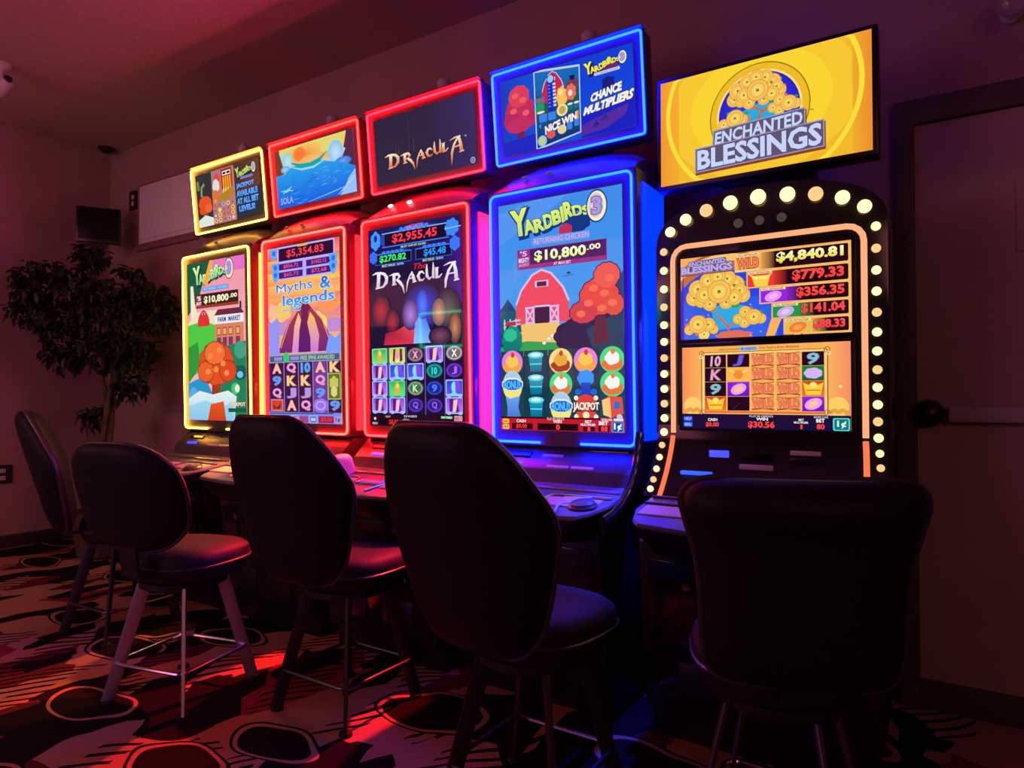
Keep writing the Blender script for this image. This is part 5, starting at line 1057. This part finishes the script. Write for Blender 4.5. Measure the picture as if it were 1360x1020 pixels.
    edge = [surf(1, min(max(.5 - .5 * math.cos(PI * i / 24), .004), .996), 0) for i in range(25)] + [surf(-1, min(max(.5 - .5 * math.cos(PI * i / 24), .004), .996), 0) for i in range(24, -1, -1)]
    MB().tube(edge, .0075, 6, closed=True).build('piping', M_vinyl_edge, bk)
    zb = z0 + dz * (kind != 'tall')
    MB().loft([[tr(x, y, z) for x, y in ((-.035, yy - .006), (.035, yy - .006), (.035, yy + .006), (-.035, yy + .006))] for yy, z in ((-.10, .452 + dz), (-.17, .452 + dz), (-.222, .462 + dz), (-off - .012 - lean * .06, zb + .07))]).build('back_bracket', M_blackmetal, R)
    return R
M_steel = mat('brushed_steel', (.62, .60, .64), .42, metal=1, noise=.06)
M_dimsteel = mat('dim_steel', (.26, .24, .27), .4, metal=1, noise=.06)
M_footbar = mat('dull_steel', (.12, .12, .13), .35, metal=.9)
fw = -.5791
stool((-3.185, 1.63), .05, -.46, 'tall', M_blackmetal, 'black stool seen from the side, leftmost, in front of the artificial tree', lean=.29)
stool((-2.326, 1.405), .24, .24, 'round', M_steel, 'stool with rounded low backrest and flat chrome legs, second from the left')
stool((-1.76, 1.66), 0, .08, 'tall', M_blackmetal, 'black stool with tall tapering backrest, in front of the red-framed dark-topper machine')
stool((-.915, 1.50), 0, -.08, 'tall', M_blackmetal, 'largest tall-backed black stool, in front of the blue-framed machine')
stool((-.335, 1.60), 0, .38, 'wide', M_dimsteel, 'stool with broad flared backrest and thin chrome legs, in front of the bulb-lined machine', dz=0, lean=.12)

# ------------------------------------------------------------------ artificial ficus in the corner
T0 = Vector((-4.75, 2.30, 0))
tree = tag(empty('artificial_ficus', T0), 'artificial ficus tree with dark leaves and twisted trunk, in the far corner', 'tree')
pot = MB().lathe([(.001, 0), (.13, 0), (.15, .02), (.17, .16), (.185, .28), (.19, .30), (.178, .305), (.17, .28), (.001, .275)], 28).build('pot', M_pot, tree)
MB().lathe([(.001, .27), (.168, .27), (.12, .285), (.001, .29)], 24).build('moss', M_soil, pot)
F = Vector((-.5476, .8368, 0)); RR = Vector((.8368, .5476, 0))
def tp(px, py, dd=0):
    """tree space: metres right of / above the trunk line as the photograph's scale gives them, dd = depth"""
    return RR * ((px - 143) * .00503) + Vector((0, 0, 1.05 + (528 - py) * .00503)) + F * dd
for k, ph in enumerate((0, 2.1, 4.2)):
    P = []
    for i in range(15):
        t = i / 14; z = .27 + t * 1.05
        P.append((.022 * math.cos(ph + 5 * t) + .07 * t + (.05 if t > .8 else 0) * (k - 1), .022 * math.sin(ph + 5 * t), z))
    MB().tube(P, .02, 8, rad=[.022 - .008 * i / 14 for i in range(15)]).build('trunk', M_bark, tree)
clusters = [((62, 372), (38, 30)), ((45, 405), (26, 28)), ((85, 425), (34, 26)), ((110, 380), (36, 30)), ((150, 410), (42, 40)), ((200, 405), (36, 34)), ((222, 415), (20, 28)), ((95, 472), (32, 20)), ((150, 465), (46, 30)), ((185, 470), (34, 26)), ((178, 512), (22, 20)), ((132, 552), (20, 16)), ((128, 340), (20, 16)), ((112, 336), (8, 12)), ((178, 362), (18, 9)), ((72, 452), (10, 10))]
rnd = random.Random(11)
top_c = Vector((.10, 0, 1.30))
for (c, r) in clusters:
    e = tp(c[0], c[1], rnd.uniform(-.08, .08)); m_ = (top_c + e) * .5 + Vector((0, 0, .06))
    st_ = top_c if c[1] < 530 else Vector((.06, 0, .95))
    if c[1] >= 530: m_ = (st_ + e) * .5
    MB().tube([st_, m_, e], .008, 6, rad=[.010, .007, .004]).build('branch', M_bark, tree)
# leaf mesh: folded pointed oval with thickness
lv = []; n = 7
for i in range(n):
    t = i / (n - 1); w_ = .40 * math.sin(PI * min(1, t * 1.02)) ** .8 * (1 - .35 * t) * .62
    lv.append((t, w_, .05 * t - .22 * t * t))
V = []; Fc = []
for t, w_, z in lv: V += [(-w_, t, z + w_ * .35), (0, t, z), (w_, t, z + w_ * .35)]
for i in range(n - 1):
    for k in range(2): Fc.append((i * 3 + k, i * 3 + k + 1, i * 3 + k + 4, i * 3 + k + 3))
lm = bpy.data.meshes.new('leaf'); lm.from_pydata(V, [], Fc); lm.materials.append(M_leaf)
for p in lm.polygons: p.use_smooth = True
stuff = MB(); tot = sum(r[0] * r[1] for _, r in clusters); cnt = 0
for (c, r) in clusters:
    nL = int(2600 * r[0] * r[1] / tot) + 10
    for q in range(nL):
        while True:
            a, b_, d_ = rnd.uniform(-1, 1), rnd.uniform(-1, 1), rnd.uniform(-1, 1)
            if a * a + b_ * b_ + d_ * d_ < 1: break
        dep = d_ * r[0] * .0046 - .03
        pos = tp(c[0] + a * r[0], c[1] + b_ * r[1], dep)
        if (T0 + pos).y > 2.66: pos.y = 2.66 - T0.y - rnd.uniform(0, .1)
        sc = rnd.uniform(.055, .09)
        M = Matrix.Translation(pos) @ Matrix.Rotation(rnd.uniform(0, 2 * PI), 4, 'Z') @ Matrix.Rotation(rnd.uniform(-1.3, .3), 4, 'X') @ Matrix.Rotation(rnd.uniform(-.6, .6), 4, 'Y') @ Matrix.Scale(sc, 4)
        if (T0 + M @ Vector((0, 1, -.17))).y > 2.69: continue
        if d_ < -.15 and cnt < 290:
            o = bpy.data.objects.new('leaf', lm); COL.objects.link(o); o.parent = tree; o.matrix_local = M; cnt += 1
        else: stuff.add([M @ Vector(v) for v in V], Fc)
fo = stuff.build('foliage', M_leaf, tree); fo['kind'] = 'stuff'
